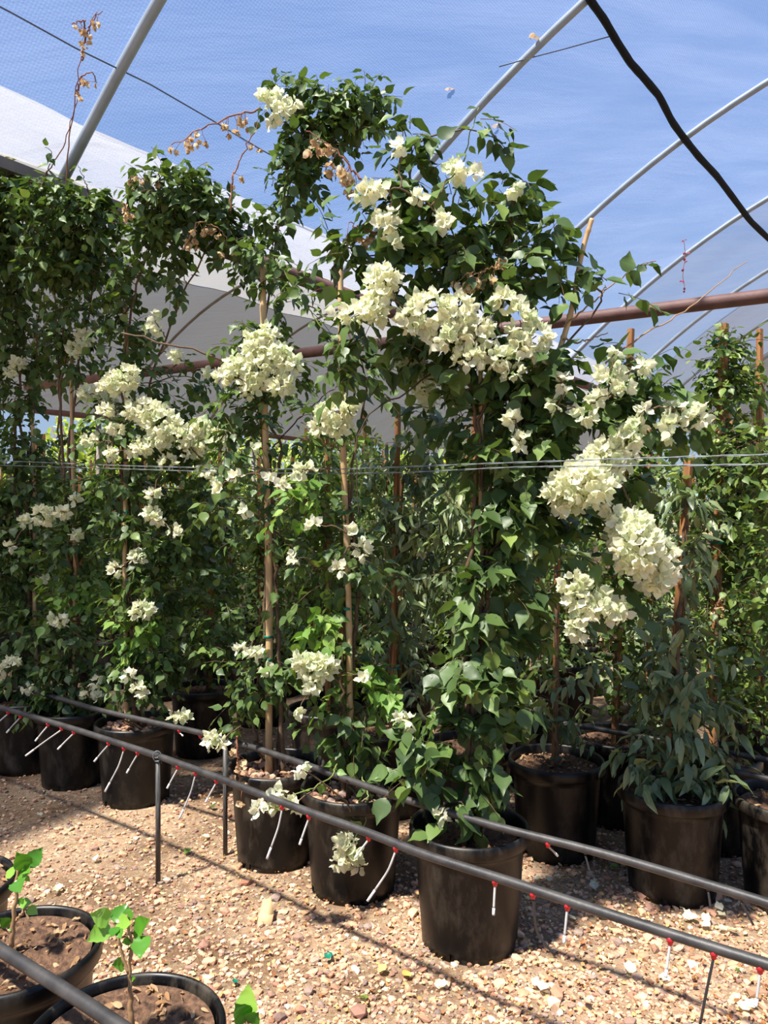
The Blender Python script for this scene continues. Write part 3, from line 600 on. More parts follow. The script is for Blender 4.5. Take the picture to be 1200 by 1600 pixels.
# --- front row, from the large front pot backwards
plant('potted_bougainvillea', 'broadest white bougainvillea, in the large black pot closest to the camera', 'potted plant', 733, 1290, 2.81,
  [(640, 285, 55, 45, 1.1), (610, 345, 60, 45, 1.0), (700, 335, 65, 45, 1.2), (795, 300, 38, 38, 1.1), (810, 350, 40, 40, 1.0), (745, 390, 85, 45, 1.3), (850, 395, 45, 38, 1.2), (640, 410, 70, 35, 1.1),
   (880, 440, 30, 22, .7), (945, 445, 38, 28, .7), (770, 440, 90, 35, 1.2), (610, 490, 75, 40, .9), (710, 560, 110, 45, 1.3), (830, 590, 70, 55, 1.5), (565, 560, 50, 30, .9), (745, 645, 110, 55, .9, .1),
   (850, 670, 70, 55, 1.5), (800, 735, 85, 60, 1.4), (800, 830, 75, 65, 1.4), (790, 920, 75, 65, 1.3), (765, 1000, 70, 60, 1.3), (745, 1080, 75, 55, 1.3), (720, 1150, 75, 50, 1.3), (715, 1210, 62, 40, 1.3, -.03), (712, 1262, 48, 26, 1.2, -.03),
   (745, 205, 16, 32, .8), (632, 205, 18, 38, .8), (985, 555, 40, 32, 1.1), (1000, 615, 50, 36, 1.2), (1060, 645, 42, 34, 1.0), (950, 650, 46, 34, 1.1), (900, 640, 40, 30, .9), (975, 740, 40, 35, .9), (520, 365, 22, 26, .7), (560, 400, 40, 30, .7), (900, 840, 45, 40, .8), (930, 900, 50, 40, .5),
   (645, 1190, 30, 40, 1, -.05), (790, 1120, 22, 30, .8)],
  [(585, 300, 28, 18), (605, 345, 20, 26), (612, 380, 16, 14), (655, 310, 16, 12), (625, 230, 11, 14), (712, 270, 24, 18), (692, 345, 16, 20), (805, 292, 13, 15), (742, 272, 7, 8), (560, 300, 12, 12),
   (600, 440, 32, 28), (590, 475, 28, 34), (560, 490, 44, 20), (640, 500, 24, 24), (670, 480, 38, 32), (715, 490, 34, 34), (700, 525, 40, 30), (742, 520, 38, 28), (770, 555, 32, 22), (735, 562, 28, 20), (812, 500, 30, 32), (838, 525, 28, 26), (845, 553, 20, 18), (800, 578, 18, 16), (815, 540, 26, 24), (788, 470, 24, 18),
   (655, 588, 32, 30, .15), (645, 565, 26, 16, .1), (665, 620, 22, 20, .15), (880, 600, 12, 22), (868, 632, 10, 13), (800, 655, 16, 16), (815, 690, 14, 14),
   (965, 545, 14, 10), (1005, 572, 17, 12), (950, 580, 24, 17), (970, 602, 20, 16), (935, 622, 19, 14), (910, 650, 22, 15), (1008, 640, 16, 10), (990, 668, 28, 15), (980, 688, 30, 20), (940, 702, 32, 20), (968, 716, 36, 18), (900, 765, 52, 42), (930, 742, 48, 36), (915, 755, 50, 40, -.24), (884, 782, 28, 26), (958, 798, 18, 14), (1060, 640, 22, 17), (1092, 652, 16, 26), (1048, 670, 26, 22),
   (985, 830, 44, 42, -.18), (1008, 868, 50, 46, -.2), (1030, 895, 32, 38, -.2), (995, 850, 44, 50, -.26), (1010, 912, 22, 18, -.08), (960, 850, 18, 30, -.06), (895, 910, 26, 22), (920, 938, 40, 34), (950, 948, 40, 28), (905, 982, 22, 20), (975, 965, 20, 14),
   (625, 1120, 9, 9, -.05), (640, 1125, 10, 8, -.05), (635, 1145, 10, 7, -.05), (690, 1275, 12, 8, -.12)],
  stakes=[('bamboo', 742, 1280, .02, 752, 560, .05, .009, (.25, .55, .8)), ('bamboo', 872, 560, .02, 925, 342, .0, .010, ())],
  stems=[[(738, 1180, 0), (745, 1000, .02), (760, 800, .03), (735, 600, .02), (690, 430, 0), (640, 320, 0)], [(745, 1150, .05), (740, 950, .06), (780, 750, .04), (850, 650, 0), (920, 640, -.03), (990, 600, -.05)],
         [(730, 1150, 0), (735, 900, .03), (745, 700, .03), (780, 500, .02), (800, 330, 0)], [(742, 1100, .02), (770, 850, .03), (880, 700, 0), (960, 720, -.06), (990, 800, -.08)], [(745, 1000, .05), (775, 700, .03), (860, 560, .0), (940, 470, 0)]],
  shoots=[([(650, 320, 0), (636, 260, 0), (626, 200, 0), (618, 178, 0)], .055, 9, 'shoot', 'leaf'), ([(705, 330, 0), (718, 270, 0), (735, 210, 0), (748, 168, 0)], .05, 9, 'shoot', 'leaf'),
          ([(610, 470, 0), (560, 430, 0), (525, 390, 0), (500, 340, 0)], .05, 12, 'shoot', 'leaf'), ([(880, 510, 0), (930, 470, 0), (985, 420, 0), (1025, 408, 0)], .03, 2, 'twig_tan', 'leaf'),
          ([(930, 580, 0), (1010, 520, 0), (1080, 480, 0), (1140, 430, 0), (1168, 408, 0)], .03, 0, 'twig_tan', 'leaf'), ([(880, 530, 0), (910, 535, 0), (950, 520, 0)], .02, 0, 'twig_tan', 'leaf'),
          ([(700, 560, 0), (640, 610, -.02), (580, 640, -.03), (555, 690, -.03), (560, 800, -.03), (556, 810, -.03)], .03, 0, 'stem_dark', 'leaf')],
  sprays=[([(565, 280, 0), (545, 258, 0), (520, 228, 0), (478, 205, 0)], 16, .036, 'twig_red'), ([(600, 370, 0), (570, 358, 0), (545, 348, 0)], 9, .03, 'twig_red'), ([(790, 405, -.1), (760, 422, -.1), (725, 428, -.1)], 12, .034, 'twig_tan')],
  cdz=-.16, seed=11, size=.074, soil=2, tw_mat='stem')
plant('potted_bougainvillea', 'white bougainvillea whose low flowering spray droops over the front hose', 'potted plant', 552, 1228, 3.2,
  [(535, 570, 45, 35, .7), (575, 590, 40, 30, .6), (480, 790, 45, 45, .35, 0, 1), (520, 810, 40, 60, .35), (540, 890, 45, 55, .5), (500, 965, 36, 24, 1.2, 0, 1), (560, 1078, 55, 34, 1.0, 0, 1), (540, 1130, 50, 36, .8), (525, 1150, 32, 36, .9), (565, 1185, 16, 28, .8), (578, 1240, 18, 14, .8, -.12), (480, 1055, 40, 30, .6), (470, 470, 40, 30, .25), (470, 660, 30, 40, .3), (510, 700, 40, 40, .35),(585, 870, 30, 50, .4), (610, 1100, 30, 25, .7, 0, 1), (560, 1020, 50, 40, .45), (490, 890, 40, 40, .35)],
  [(522, 640, 32, 26), (530, 665, 26, 20), (500, 665, 18, 16), (548, 640, 18, 14), (492, 1045, 32, 26), (470, 1030, 14, 14), (502, 1040, 26, 20), (490, 1070, 20, 14), (565, 858, 14, 18), (532, 888, 15, 9), (550, 830, 9, 8), (460, 870, 8, 8), (570, 1060, 9, 8), (535, 1345, 18, 20, -.22), (540, 1315, 20, 18, -.22), (550, 1335, 18, 16, -.22), (560, 1355, 12, 8, -.22),
   (470, 738, 12, 14), (485, 735, 10, 8), (440, 760, 9, 9), (490, 820, 8, 8), (462, 1110, 9, 8), (432, 1240, 15, 13, -.42), (428, 1258, 13, 13, -.42), (463, 1256, 15, 12, -.42), (405, 1264, 10, 8, -.42), (470, 1202, 9, 14, -.35), (415, 1250, 10, 8, -.42)],
  stakes=[('bamboo', 548, 1235, 0, 532, 400, 0, .0125, (.04, .34, .52, .66))],
  stems=[[(545, 1100, .03), (540, 900, .03), (550, 740, .02), (575, 600, .02), (545, 520, 0)], [(550, 1100, .03), (560, 900, .03), (535, 700, .02), (555, 610, .02)], [(540, 1150, -.03), (530, 1050, -.03), (500, 1000, -.04)]],
  shoots=[([(530, 1180, 0), (520, 1215, -.25), (480, 1235, -.4), (425, 1250, -.42)], .05, 5, 'shoot', 'leaf_new'), ([(560, 1195, -.02), (575, 1240, -.15), (570, 1290, -.2), (545, 1320, -.22)], .055, 5, 'shoot', 'leaf'), ([(535, 560, 0), (480, 480, 0), (440, 420, 0), (430, 405, 0)], .045, 14, 'shoot', 'leaf')],
  cdz=-.15, seed=12, soil=1, pales=True, size=.06)
plant('potted_bougainvillea', 'slender white bougainvillea on a bare cane, in the pot piled with pale stones', 'potted plant', 432, 1195, 3.47,
  [(400, 560, 55, 50, .9), (440, 590, 40, 40, .7), (430, 465, 30, 50, .5), (455, 430, 40, 20, .4), (395, 640, 50, 40, .5), (360, 640, 40, 40, .5), (415, 820, 40, 60, .3), (400, 1040, 45, 34, .9), (420, 1070, 40, 30, .7), (385, 1090, 24, 34, .7), (378, 1140, 14, 20, .5), (505, 165, 72, 34, 1.9), (555, 155, 42, 30, 1.7), (540, 200, 40, 26, 1.4), (470, 225, 42, 44, 1.5), (455, 285, 34, 44, 1.4), (440, 340, 24, 34, 1.0), (418, 150, 18, 16, .8), (412, 385, 26, 34, .7), (500, 235, 30, 30, .9), (370, 700, 50, 50, .35), (450, 730, 45, 40, .35), (350, 780, 45, 50, .3),(440, 900, 35, 50, .3)],
  [(400, 540, 28, 24), (420, 520, 16, 16), (395, 580, 36, 26), (430, 560, 28, 26), (455, 570, 22, 18), (440, 602, 28, 18), (375, 570, 28, 18), (350, 585, 20, 14), (395, 610, 24, 14), (412, 535, 20, 20), (375, 1015, 10, 9), (400, 1020, 13, 13), (415, 1045, 9, 14), (430, 155, 18, 18), (440, 175, 18, 14), (412, 148, 11, 11), (460, 160, 9, 8), (425, 190, 12, 10), (330, 1155, 17, 13, -.2), (345, 1160, 10, 9, -.2), (352, 590, 10, 9), (395, 700, 9, 8), (370, 745, 10, 9), (420, 745, 9, 10), (345, 760, 12, 10), (382, 800, 9, 8)],
  stakes=[('bamboo', 422, 1205, -.02, 412, 415, 0, .0155, (.22, .265, .31, .56, .70))],
  stems=[[(410, 1100, .05), (415, 900, .04), (410, 700, .03), (415, 500, .03), (440, 330, .02), (470, 220, .02)], [(440, 1120, .05), (432, 1000, .04), (425, 760, .03), (405, 600, .02)], [(395, 1150, 0), (405, 1050, 0), (395, 1000, -.02)], [(425, 760, 0), (445, 700, .0), (400, 620, 0), (350, 560, 0), (270, 540, 0), (190, 520, 0)]],
  shoots=[([(425, 700, 0), (480, 640, 0), (530, 600, 0), (555, 590, 0)], .04, 6, 'stem_dark', 'leaf'), ([(425, 820, -.02), (470, 880, -.04), (520, 930, -.06)], .06, 3, 'stem_dark', 'leaf')],
  sprays=[([(410, 172, 0), (370, 178, 0), (320, 200, 0), (268, 226, 0)], 22, .028, 'twig_red'), ([(360, 330, 0), (362, 280, 0), (385, 230, 0), (404, 190, 0)], 4, .026, 'twig_red'), ([(370, 1150, -.2), (372, 1200, -.22), (378, 1235, -.22)], 8, .032, 'twig_red')],
  cdz=-.2, seed=13, soil=0, pales=True, size=.055)
plant('potted_bougainvillea', 'white bougainvillea in the stone-topped pot beside the taller hose post', 'potted plant', 213, 1128, 4.16,
  [(265, 300, 62, 40, 1.6), (310, 325, 60, 40, 1.6), (355, 365, 44, 34, 1.3), (240, 365, 40, 42, 1.4), (200, 440, 36, 44, .8), (200, 520, 36, 45, .9), (275, 420, 18, 50, .7), (385, 395, 40, 34, 1.0), (195, 760, 55, 50, .9), (215, 840, 55, 50, .9), (225, 925, 55, 45, 1.0), (225, 990, 55, 28, 1.0, 0, 1), (235, 1040, 60, 36, 1.2), (205, 1080, 40, 22, 1.0), (250, 670, 70, 50, .8), (320, 700, 60, 45, .6), (300, 770, 60, 45, .6), (170, 660, 45, 40, .6), (215, 600, 40, 40, .7), (320, 1020, 45, 30, .8), (280, 900, 60, 50, .6), (280, 840, 45, 45, .6), (340, 960, 45, 40, .5), (300, 590, 40, 25, .5)],
  [(182, 600, 30, 22), (200, 588, 22, 20), (220, 640, 32, 22), (250, 660, 36, 28), (240, 692, 28, 18), (290, 680, 28, 22), (300, 702, 24, 16), (312, 668, 20, 14), (330, 690, 26, 18), (352, 670, 22, 13), (182, 670, 14, 11), (172, 710, 13, 11), (215, 705, 18, 13), (262, 722, 18, 12), (322, 735, 14, 12), (345, 750, 14, 11), (236, 515, 11, 10), (242, 495, 10, 9), (250, 517, 8, 8), (272, 555, 13, 13), (322, 580, 9, 8), (215, 870, 15, 14), (237, 800, 17, 13), (240, 772, 13, 11), (272, 830, 11, 10), (225, 950, 17, 17), (213, 958, 9, 13), (200, 1055, 11, 9), (217, 1078, 14, 13), (282, 1120, 18, 12, -.1), (180, 890, 12, 10), (245, 812, 14, 10), (140, 690, 13, 10), (165, 640, 16, 11)],
  stakes=[('bamboo', 197, 1130, 0, 196, 470, 0, .012, (.1, .5, .82, .94))],
  stems=[[(200, 1000, .03), (195, 800, .03), (190, 600, .03), (210, 450, 0), (250, 340, 0)], [(205, 1000, 0), (190, 780, 0), (200, 560, 0), (180, 420, 0)], [(190, 1000, .05), (205, 700, .05), (260, 640, 0), (300, 680, 0)], [(205, 900, 0), (230, 600, 0), (290, 450, 0), (330, 380, 0)]],
  sprays=[([(285, 390, -.42), (310, 345, -.42), (345, 355, -.42), (358, 385, -.42)], 16, .03, 'twig_tan'), ([(225, 300, -.42), (240, 285, -.42), (205, 275, -.42)], 12, .03, 'twig_tan'), ([(200, 330, -.42), (198, 320, -.42), (190, 318, -.42)], 5, .03, 'twig_tan')],
  cdz=-.2, seed=14, soil=0, pales=True, size=.057, lean=.35)
plant('potted_bougainvillea', 'white bougainvillea in the scuffed pot second from the hose end', 'potted plant', 116, 1112, 4.42,
  [(115, 480, 50, 50, .8), (115, 555, 45, 45, 1.0), (150, 420, 45, 45, .9), (100, 330, 62, 45, 1.6), (150, 335, 46, 40, 1.5), (95, 400, 60, 44, 1.4), (115, 760, 45, 40, .7), (115, 860, 50, 45, .9), (110, 925, 58, 24, 1.1, 0, 1), (105, 980, 48, 36, 1.0), (120, 1055, 58, 34, 1.2), (95, 1095, 50, 22, 1.1), (130, 1105, 26, 22, 1.0), (150, 800, 40, 50, .6), (130, 680, 30, 30, .3)],
  [(145, 615, 26, 15), (165, 622, 20, 12), (130, 530, 17, 16), (115, 545, 14, 12), (65, 805, 22, 17), (100, 800, 14, 11), (95, 970, 14, 9), (85, 965, 10, 8), (135, 1088, 11, 8), (150, 1066, 8, 10), (155, 1090, 8, 8), (118, 835, 10, 8), (160, 685, 16, 12), (118, 780, 10, 8)],
  stakes=[('bamboo', 118, 1115, 0, 113, 560, 0, .0115, (.3, .62))],
  stems=[[(115, 950, .02), (100, 750, .02), (95, 620, .02), (105, 450, 0), (120, 360, 0)], [(125, 950, 0), (108, 700, 0), (125, 560, 0), (150, 430, 0)], [(118, 900, .04), (94, 720, .04), (92, 560, .03), (80, 420, 0)]],
  cdz=-.2, seed=15, soil=1, size=.057, chip=True, lean=.5)
plant('potted_bougainvillea', 'white bougainvillea in the pot at the hose end, under the dark hedge-like leafy top', 'potted plant', 42, 1098, 4.65,
  [(35, 325, 60, 45, 1.7), (40, 400, 60, 44, 1.5), (20, 475, 48, 45, 1.2), (60, 540, 50, 45, .9), (15, 565, 40, 36, 1.0), (40, 620, 46, 24, .6), (30, 700, 46, 45, .9), (60, 750, 40, 40, .8), (25, 790, 46, 45, 1.0), (55, 850, 46, 45, 1.0), (25, 900, 46, 40, 1.0), (45, 970, 46, 40, 1.0), (30, 1040, 46, 32, 1.2), (60, 1075, 40, 22, 1.0), (-40, 380, 60, 90, 1.3), (-45, 600, 50, 90, 1.0), (-40, 850, 50, 120, 1.0), (-30, 295, 50, 40, 1.3)],
  [(30, 565, 14, 11), (15, 580, 11, 10), (45, 460, 7, 7), (45, 815, 16, 13), (15, 855, 8, 8), (20, 1035, 14, 9), (5, 1045, 10, 8), (18, 245, 14, 8), (70, 905, 8, 8), (42, 1075, 10, 8)],
  stakes=[('bamboo', 58, 1100, 0, 50, 640, 0, .011, (.3, .55, .7))],
  stems=[[(45, 950, 0), (40, 750, 0), (25, 560, 0), (30, 380, 0)], [(50, 900, .03), (50, 650, .03), (60, 500, 0), (70, 380, 0)], [(35, 950, .02), (22, 700, .02), (40, 520, 0), (10, 420, 0)]],
  shoots=[([(80, 330, -0.55), (60, 290, -0.57), (100, 230, -0.67), (120, 160, -0.78), (128, 120, -0.85)], .06, 0, 'twig_red', 'leaf'), ([(105, 320, -0.55), (104, 260, -0.62), (112, 190, -0.73), (122, 120, -0.85), (134, 50, -0.97), (152, 18, -1.02)], .04, 0, 'twig_red', 'leaf'), ([(60, 300, -0.55), (75, 270, -0.60), (82, 235, -0.66), (70, 230, -0.67)], .06, 8, 'stem_dark', 'leaf'), ([(140, 320, -.75), (136, 290, -.75), (126, 268, -.75), (122, 258, -.75)], .045, 7, 'stem_dark', 'leaf')],
  sprays=[([(128, 95, -0.89), (134, 55, -0.96), (146, 28, -1.00), (160, 18, -1.02)], 9, .026, 'twig_red'), ([(118, 150, -0.80), (126, 120, -0.85), (145, 112, -0.86), (152, 130, -0.83)], 7, .024, 'twig_red'), ([(134, 50, -0.97), (130, 30, -1.00), (112, 38, -0.99)], 5, .024, 'twig_red')],
  cdz=-.2, seed=16, soil=1, size=.057, lean=.55)

# --- second row: narrow-leaved vines on square wooden stakes
plant('potted_vine', 'bare-stemmed narrow-leaved vine on a slim wooden stake, in the glossy black pot', 'potted plant', 869, 1187, 3.54,
  [(862, 1115, 30, 26, .8), (850, 1140, 26, 24, .7), (895, 1125, 30, 24, .7), (905, 1060, 26, 36, .5), (840, 1060, 26, 36, .5), (860, 890, 40, 60, .8), (880, 980, 40, 35, .5), (870, 780, 50, 60, 1.0), (930, 1165, 12, 8, 1)],
  stakes=[('wood', 866, 1195, 0, 874, 700, 0, .0115, (.28, .47, .02))], stems=[[(868, 1100, -.02), (870, 900, -.02), (874, 740, -.02)]], seed=21, kind='narrow', size=.09, dens=1.5, soil=0, chip=True)
plant('potted_vine', 'dense grey-green narrow-leaved vine spilling over the rim of its black pot', 'potted plant', 1050, 1232, 3.18,
  [(1050, 1195, 75, 36, 1.0), (1020, 1150, 46, 36, .9), (1085, 1160, 46, 44, 1.1), (1065, 1095, 60, 44, 1.1), (1040, 1070, 50, 40, .9), (1075, 1030, 40, 44, 1.0), (1065, 970, 34, 44, .7), (1075, 880, 30, 50, .7), (1080, 790, 44, 50, .8), (985, 1180, 20, 26, .7), (1110, 1110, 36, 36, .7), (1060, 1220, 60, 14, .8, -.1)],
  stakes=[('wood', 1040, 1245, 0, 1076, 720, .05, .016, (.06, .4, .52, .86, .9))], stems=[[(1050, 1100, 0), (1065, 950, 0), (1075, 780, 0)], [(1060, 1100, -.02), (1060, 960, -.02), (1078, 760, 0)]], seed=22, kind='narrow', size=.095, dens=2.1, soil=0, chip=True)
plant('potted_vine', 'green vine in the pot cut off by the frame beside the grey-green vine', 'potted plant', 1238, 1245, 3.06,
  [(1215, 760, 40, 60, .7), (1215, 900, 45, 70, .8), (1225, 1020, 40, 60, .8), (1190, 740, 40, 30, .9), (1180, 690, 40, 30, .6)],
  stakes=[('wood', 1232, 1245, 0, 1236, 640, 0, .016, (.3, .6))], stems=[[(1235, 1000, 0), (1230, 760, 0)]], seed=23, kind='vine', size=.05, soil=0, chip=True)
plant('potted_vine', 'leafy vine with long pale-edged leaves behind the drooping front bougainvillea, in a plain black pot', 'potted plant', 735, 1163, 3.77,
  [(740, 780, 60, 60, .8), (720, 860, 60, 60, .9), (740, 950, 50, 60, .7), (735, 1050, 45, 50, .6), (690, 780, 50, 50, .9), (755, 700, 45, 40, .5)],
  [(775, 1158, 9, 7, -.1)], stakes=[('wood', 738, 1165, 0, 742, 640, 0, .0135, (.3, .55))], stems=[[(738, 1000, 0), (742, 800, 0), (745, 680, 0)]], seed=24, kind='narrow', size=.08, soil=0)
plant('potted_vine', 'bushy long-leaved vine hiding its stake, in the pot left of the large front pot', 'potted plant', 610, 1140, 4.02,
  [(640, 790, 70, 45, 1.4), (620, 730, 60, 36, 1.2), (660, 720, 50, 34, 1.1), (620, 850, 70, 45, 1.2), (680, 840, 50, 50, 1.1), (630, 920, 55, 45, .9), (610, 1000, 45, 45, .7), (620, 1070, 40, 40, .6), (640, 660, 50, 40, .8), (690, 900, 40, 50, .8)],
  [(660, 830, 20, 16, -.1), (672, 838, 14, 12, -.1), (665, 858, 14, 12, -.1)],
  stakes=[('wood', 612, 1145, 0, 622, 640, 0, .0135, (.2, .5))], stems=[[(615, 1000, 0), (625, 800, 0), (640, 700, 0)]], seed=25, kind='narrow', size=.09, soil=0, chip=True)
plant('potted_vine', 'small-leaved vine standing in the pot between two cane-tied bougainvilleas', 'potted plant', 508, 1110, 4.43,
  [(490, 780, 50, 60, .8), (505, 880, 45, 60, .8), (500, 980, 40, 40, .7), (470, 1000, 40, 40, .7), (510, 700, 35, 40, .5)],
  stakes=[('wood', 512, 1110, 0, 512, 660, 0, .013, (.3, .6))], stems=[[(510, 1000, 0), (505, 800, 0)]], seed=26, kind='vine', size=.05, soil=0, chip=True)
plant('potted_vine', 'green vine in the deep-shaded pot seen past the stone-filled pot', 'potted plant', 318, 1078, 4.95,
  [(310, 830, 55, 55, .9), (320, 920, 50, 50, .9), (330, 1000, 50, 36, 1.0), (300, 1030, 36, 26, .9), (320, 750, 40, 45, .6)],
  [(355, 1010, 8, 7, -.1), (295, 1025, 10, 8, -.1), (370, 1020, 9, 8, -.1)], stakes=[('wood', 328, 1075, 0, 330, 720, 0, .013, (.3, .6, .8))], stems=[[(325, 980, 0), (325, 800, 0)]], seed=27, kind='vine', size=.055, soil=0)
# --- third row
plant('potted_vine', 'ivy-like vine thick around a stake that tops it, against the blue roof', 'potted plant', 1112, 1182, 3.62,
  [(1135, 560, 34, 40, 1.5), (1125, 620, 30, 40, 1.2), (1150, 600, 34, 40, .8), (1140, 690, 46, 36, .9), (1170, 700, 40, 34, .8), (1110, 740, 50, 36, 1.0), (1160, 760, 50, 40, 1.0), (1130, 830, 50, 50, 1.0), (1180, 830, 40, 50, 1.0), (1135, 920, 45, 50, .9), (1130, 1010, 45, 50, .8), (1160, 1090, 50, 45, .9), (1180, 960, 40, 60, .9)],
  stakes=[('wood', 1112, 1190, 0, 1131, 506, 0, .020, (.24, .5, .96))], stems=[[(1115, 1000, 0), (1125, 800, 0), (1132, 560, 0)], [(1120, 1000, -.02), (1130, 750, -.02), (1140, 600, 0)]],
  sprays=[([(1122, 700, -.04), (1128, 640, -.04), (1126, 580, -.04)], 18, .026, 'twig_red'), ([(1125, 960, -.04), (1122, 900, -.04)], 10, .026, 'twig_red')], seed=31, kind='vine', size=.043, soil=0, chip=True)
plant('potted_vine', 'light green vine with dried red-brown leaves low on its stake, behind the glossy pot', 'potted plant', 962, 1155, 3.9,
  [(985, 1090, 34, 40, .9), (965, 1020, 40, 40, .7), (985, 960, 40, 40, .7), (960, 880, 45, 50, .9), (980, 800, 45, 50, 1.0), (990, 720, 45, 40, .9), (985, 640, 40, 40, .8), (990, 580, 30, 30, .8)],
  stakes=[('wood', 960, 1165, 0, 986, 514, 0, .0155, (.3, .6))], stems=[[(962, 1050, 0), (975, 850, 0), (985, 600, 0)]],
  sprays=[([(955, 1010, -.05), (958, 960, -.05), (955, 920, -.05)], 14, .03, 'twig_red')], seed=32, kind='vine', size=.05, soil=0)

# --- the rows behind: copies of five staked plants
def back_proto(i, kind, leafsize, h, wid, n, seed):
    r_ = np.random.default_rng(seed); parts = {}
    z = r_.uniform(.42, h, n); prof = wid*(.75+.35*np.sin(z*5+seed)+.15*np.sin(z*11+seed*2)); a = r_.uniform(0, 6.28, n); rad = prof*np.sqrt(r_.uniform(.02, 1, n))
    P = np.stack([rad*np.cos(a), rad*np.sin(a), z], 1); out = np.stack([np.cos(a), np.sin(a), np.zeros(n)], 1)
    D = out*.6+r_.normal(0, .6, (n, 3))+np.array([0, 0, -.55]); Nn = np.array([0, 0, .8])+out*.5+SUN*.3+r_.normal(0, .4, (n, 3))
    parts['foliage'] = leafmesh('foliage', M[kind], NARROW_V if kind == 'narrow' else LEAF_V, LEAF_F, P, D, Nn, leafsize*r_.uniform(.6, 1.2, n), r_.beta(2, 2, n), .03, r_)
    m_ = MB()
    for k in range(3):
        zz = np.linspace(.33, h-.1, 14); m_.tube(np.stack([.03*np.cos(zz*3+k*2), .03*np.sin(zz*3+k*2), zz], 1), np.linspace(.009, .003, 14), 5)
    for k in range(60):
        q = P[r_.integers(n)]; m_.tube([np.array([0, 0, max(.4, q[2]-.1)]), q*.6+np.array([0, 0, q[2]*.4]), q], .002, 3, False)
    parts['stem'] = m_.mesh('stem', M['stem'])
    m_ = MB(); m_.box((0, 0, (.3+h+.22)/2), (.013, .013, (h+.22-.3)/2)); parts['stake'] = m_.mesh('stake', M['wood'], False)
    return parts, h
PROTO = [back_proto(0, 'vine', .055, 2.05, .27, 950, 41), back_proto(1, 'narrow', .085, 1.95, .28, 700, 42), back_proto(2, 'vine', .06, 2.2, .24, 800, 43), back_proto(3, 'narrow', .09, 1.75, .3, 620, 44), back_proto(4, 'leaf', .06, 2.0, .26, 850, 45)]
def back_plant(i, x, y, label, group, rz, sc):
    parts, h = PROTO[i]; root = empty('potted_vine', (x, y, 0), label, 'potted plant', group); root.rotation_euler = (0, 0, rz)
    o = link('pot', POT, root); link('soil', SOILS[0], root)
    for k in ('stake', 'stem', 'foliage'):
        c = link(k, parts[k], root); c.scale = (1, 1, sc) if k == 'stake' else (sc, sc, sc)
    for t in (.7, 1.3): link('tie', tie_mesh(.018), root, (0, 0, t))
    return root
rb = random.Random(8); cnt = 0
rv = np.array([-.8, .6]); qv = np.array([.6, .8])
for q, sp_ in ((3.95, .62), (4.65, .62), (5.4, .64), (6.2, .66), (7.2, .72), (8.4, .8)):
    t = -2.6*q/3
    while t < 14:
        p = qv*q+rv*(t+rb.uniform(-.08, .08)); t += sp_
        if p[1] < 3.3 or abs(p[0]/p[1]) > .56: continue
        if q < 4 and min(math.hypot(p[0]-a, p[1]-b) for a, b in ((1.54, 3.62), (1.13, 3.76))) < .46: continue
        px = 600+F*p[0]/p[1]
        if q > 6.5 and p[1] > 14: continue
        i = rb.choice([0, 1, 2, 3, 4, 0, 1]) if px > 420 else rb.choice([0, 2, 4, 0])
        back_plant(i, p[0], p[1], 'leafy vine on a wooden stake in the crowded pot rows behind the front plants', 'staked vines in the rows behind', rb.uniform(0, 6.28), rb.uniform(.86, 1.08)*(1 if px > 450 else .92)); cnt += 1
print('back plants', cnt)

# --- sunlit shrubs beyond the roof
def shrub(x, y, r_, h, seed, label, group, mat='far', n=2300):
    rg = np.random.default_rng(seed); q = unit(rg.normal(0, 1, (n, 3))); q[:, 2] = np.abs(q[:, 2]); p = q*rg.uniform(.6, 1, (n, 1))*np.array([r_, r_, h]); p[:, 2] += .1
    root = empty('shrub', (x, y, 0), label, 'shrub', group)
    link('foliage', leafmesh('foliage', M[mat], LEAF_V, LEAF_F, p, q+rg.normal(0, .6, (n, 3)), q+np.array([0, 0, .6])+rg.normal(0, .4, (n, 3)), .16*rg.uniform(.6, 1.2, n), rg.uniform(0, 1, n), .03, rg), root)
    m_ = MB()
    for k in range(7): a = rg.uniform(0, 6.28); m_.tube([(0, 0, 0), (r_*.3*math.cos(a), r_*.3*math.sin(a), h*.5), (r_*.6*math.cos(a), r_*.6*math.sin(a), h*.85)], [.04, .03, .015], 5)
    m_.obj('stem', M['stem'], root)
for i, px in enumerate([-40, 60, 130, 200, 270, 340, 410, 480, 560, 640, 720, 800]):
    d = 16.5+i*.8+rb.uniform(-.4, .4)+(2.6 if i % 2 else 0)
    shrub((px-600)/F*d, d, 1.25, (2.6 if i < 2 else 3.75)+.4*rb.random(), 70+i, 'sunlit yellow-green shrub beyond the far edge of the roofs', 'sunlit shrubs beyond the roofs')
# yellow flowering plant glimpsed between the rows
Z = 5.6; x = (718-600)/F*Z; rg = np.random.default_rng(9); root = empty('flowering_plant', (x, Z+.35, 0), 'plant with bright yellow flowers glimpsed between the back rows', 'plant')
m_ = MB(); m_.tube([(0, 0, 0), (.01, 0, 1.0), (0, 0, 1.9)], [.012, .008, .004], 6); m_.obj('stem', M['stem'], root)
lv, tw = grow_leaves(None, rg, 260, np.array([0, 0, 1.75]), np.array([.22, .2, .3]), .06, 'vine'); link('foliage', leafmesh('foliage', M['vine'], LEAF_V, LEAF_F, *lv, .03, rg), root)
for (a, b) in ((.0, 0), (.08, .03), (-.06, -.02), (.1, -.06), (-.01, -.08)): link('flower', cluster_mesh('flower', np.array([a, -.22, 1.92+b]), np.array([.03, .03, .03]), 5, rg, .035, 'yellow'), root)

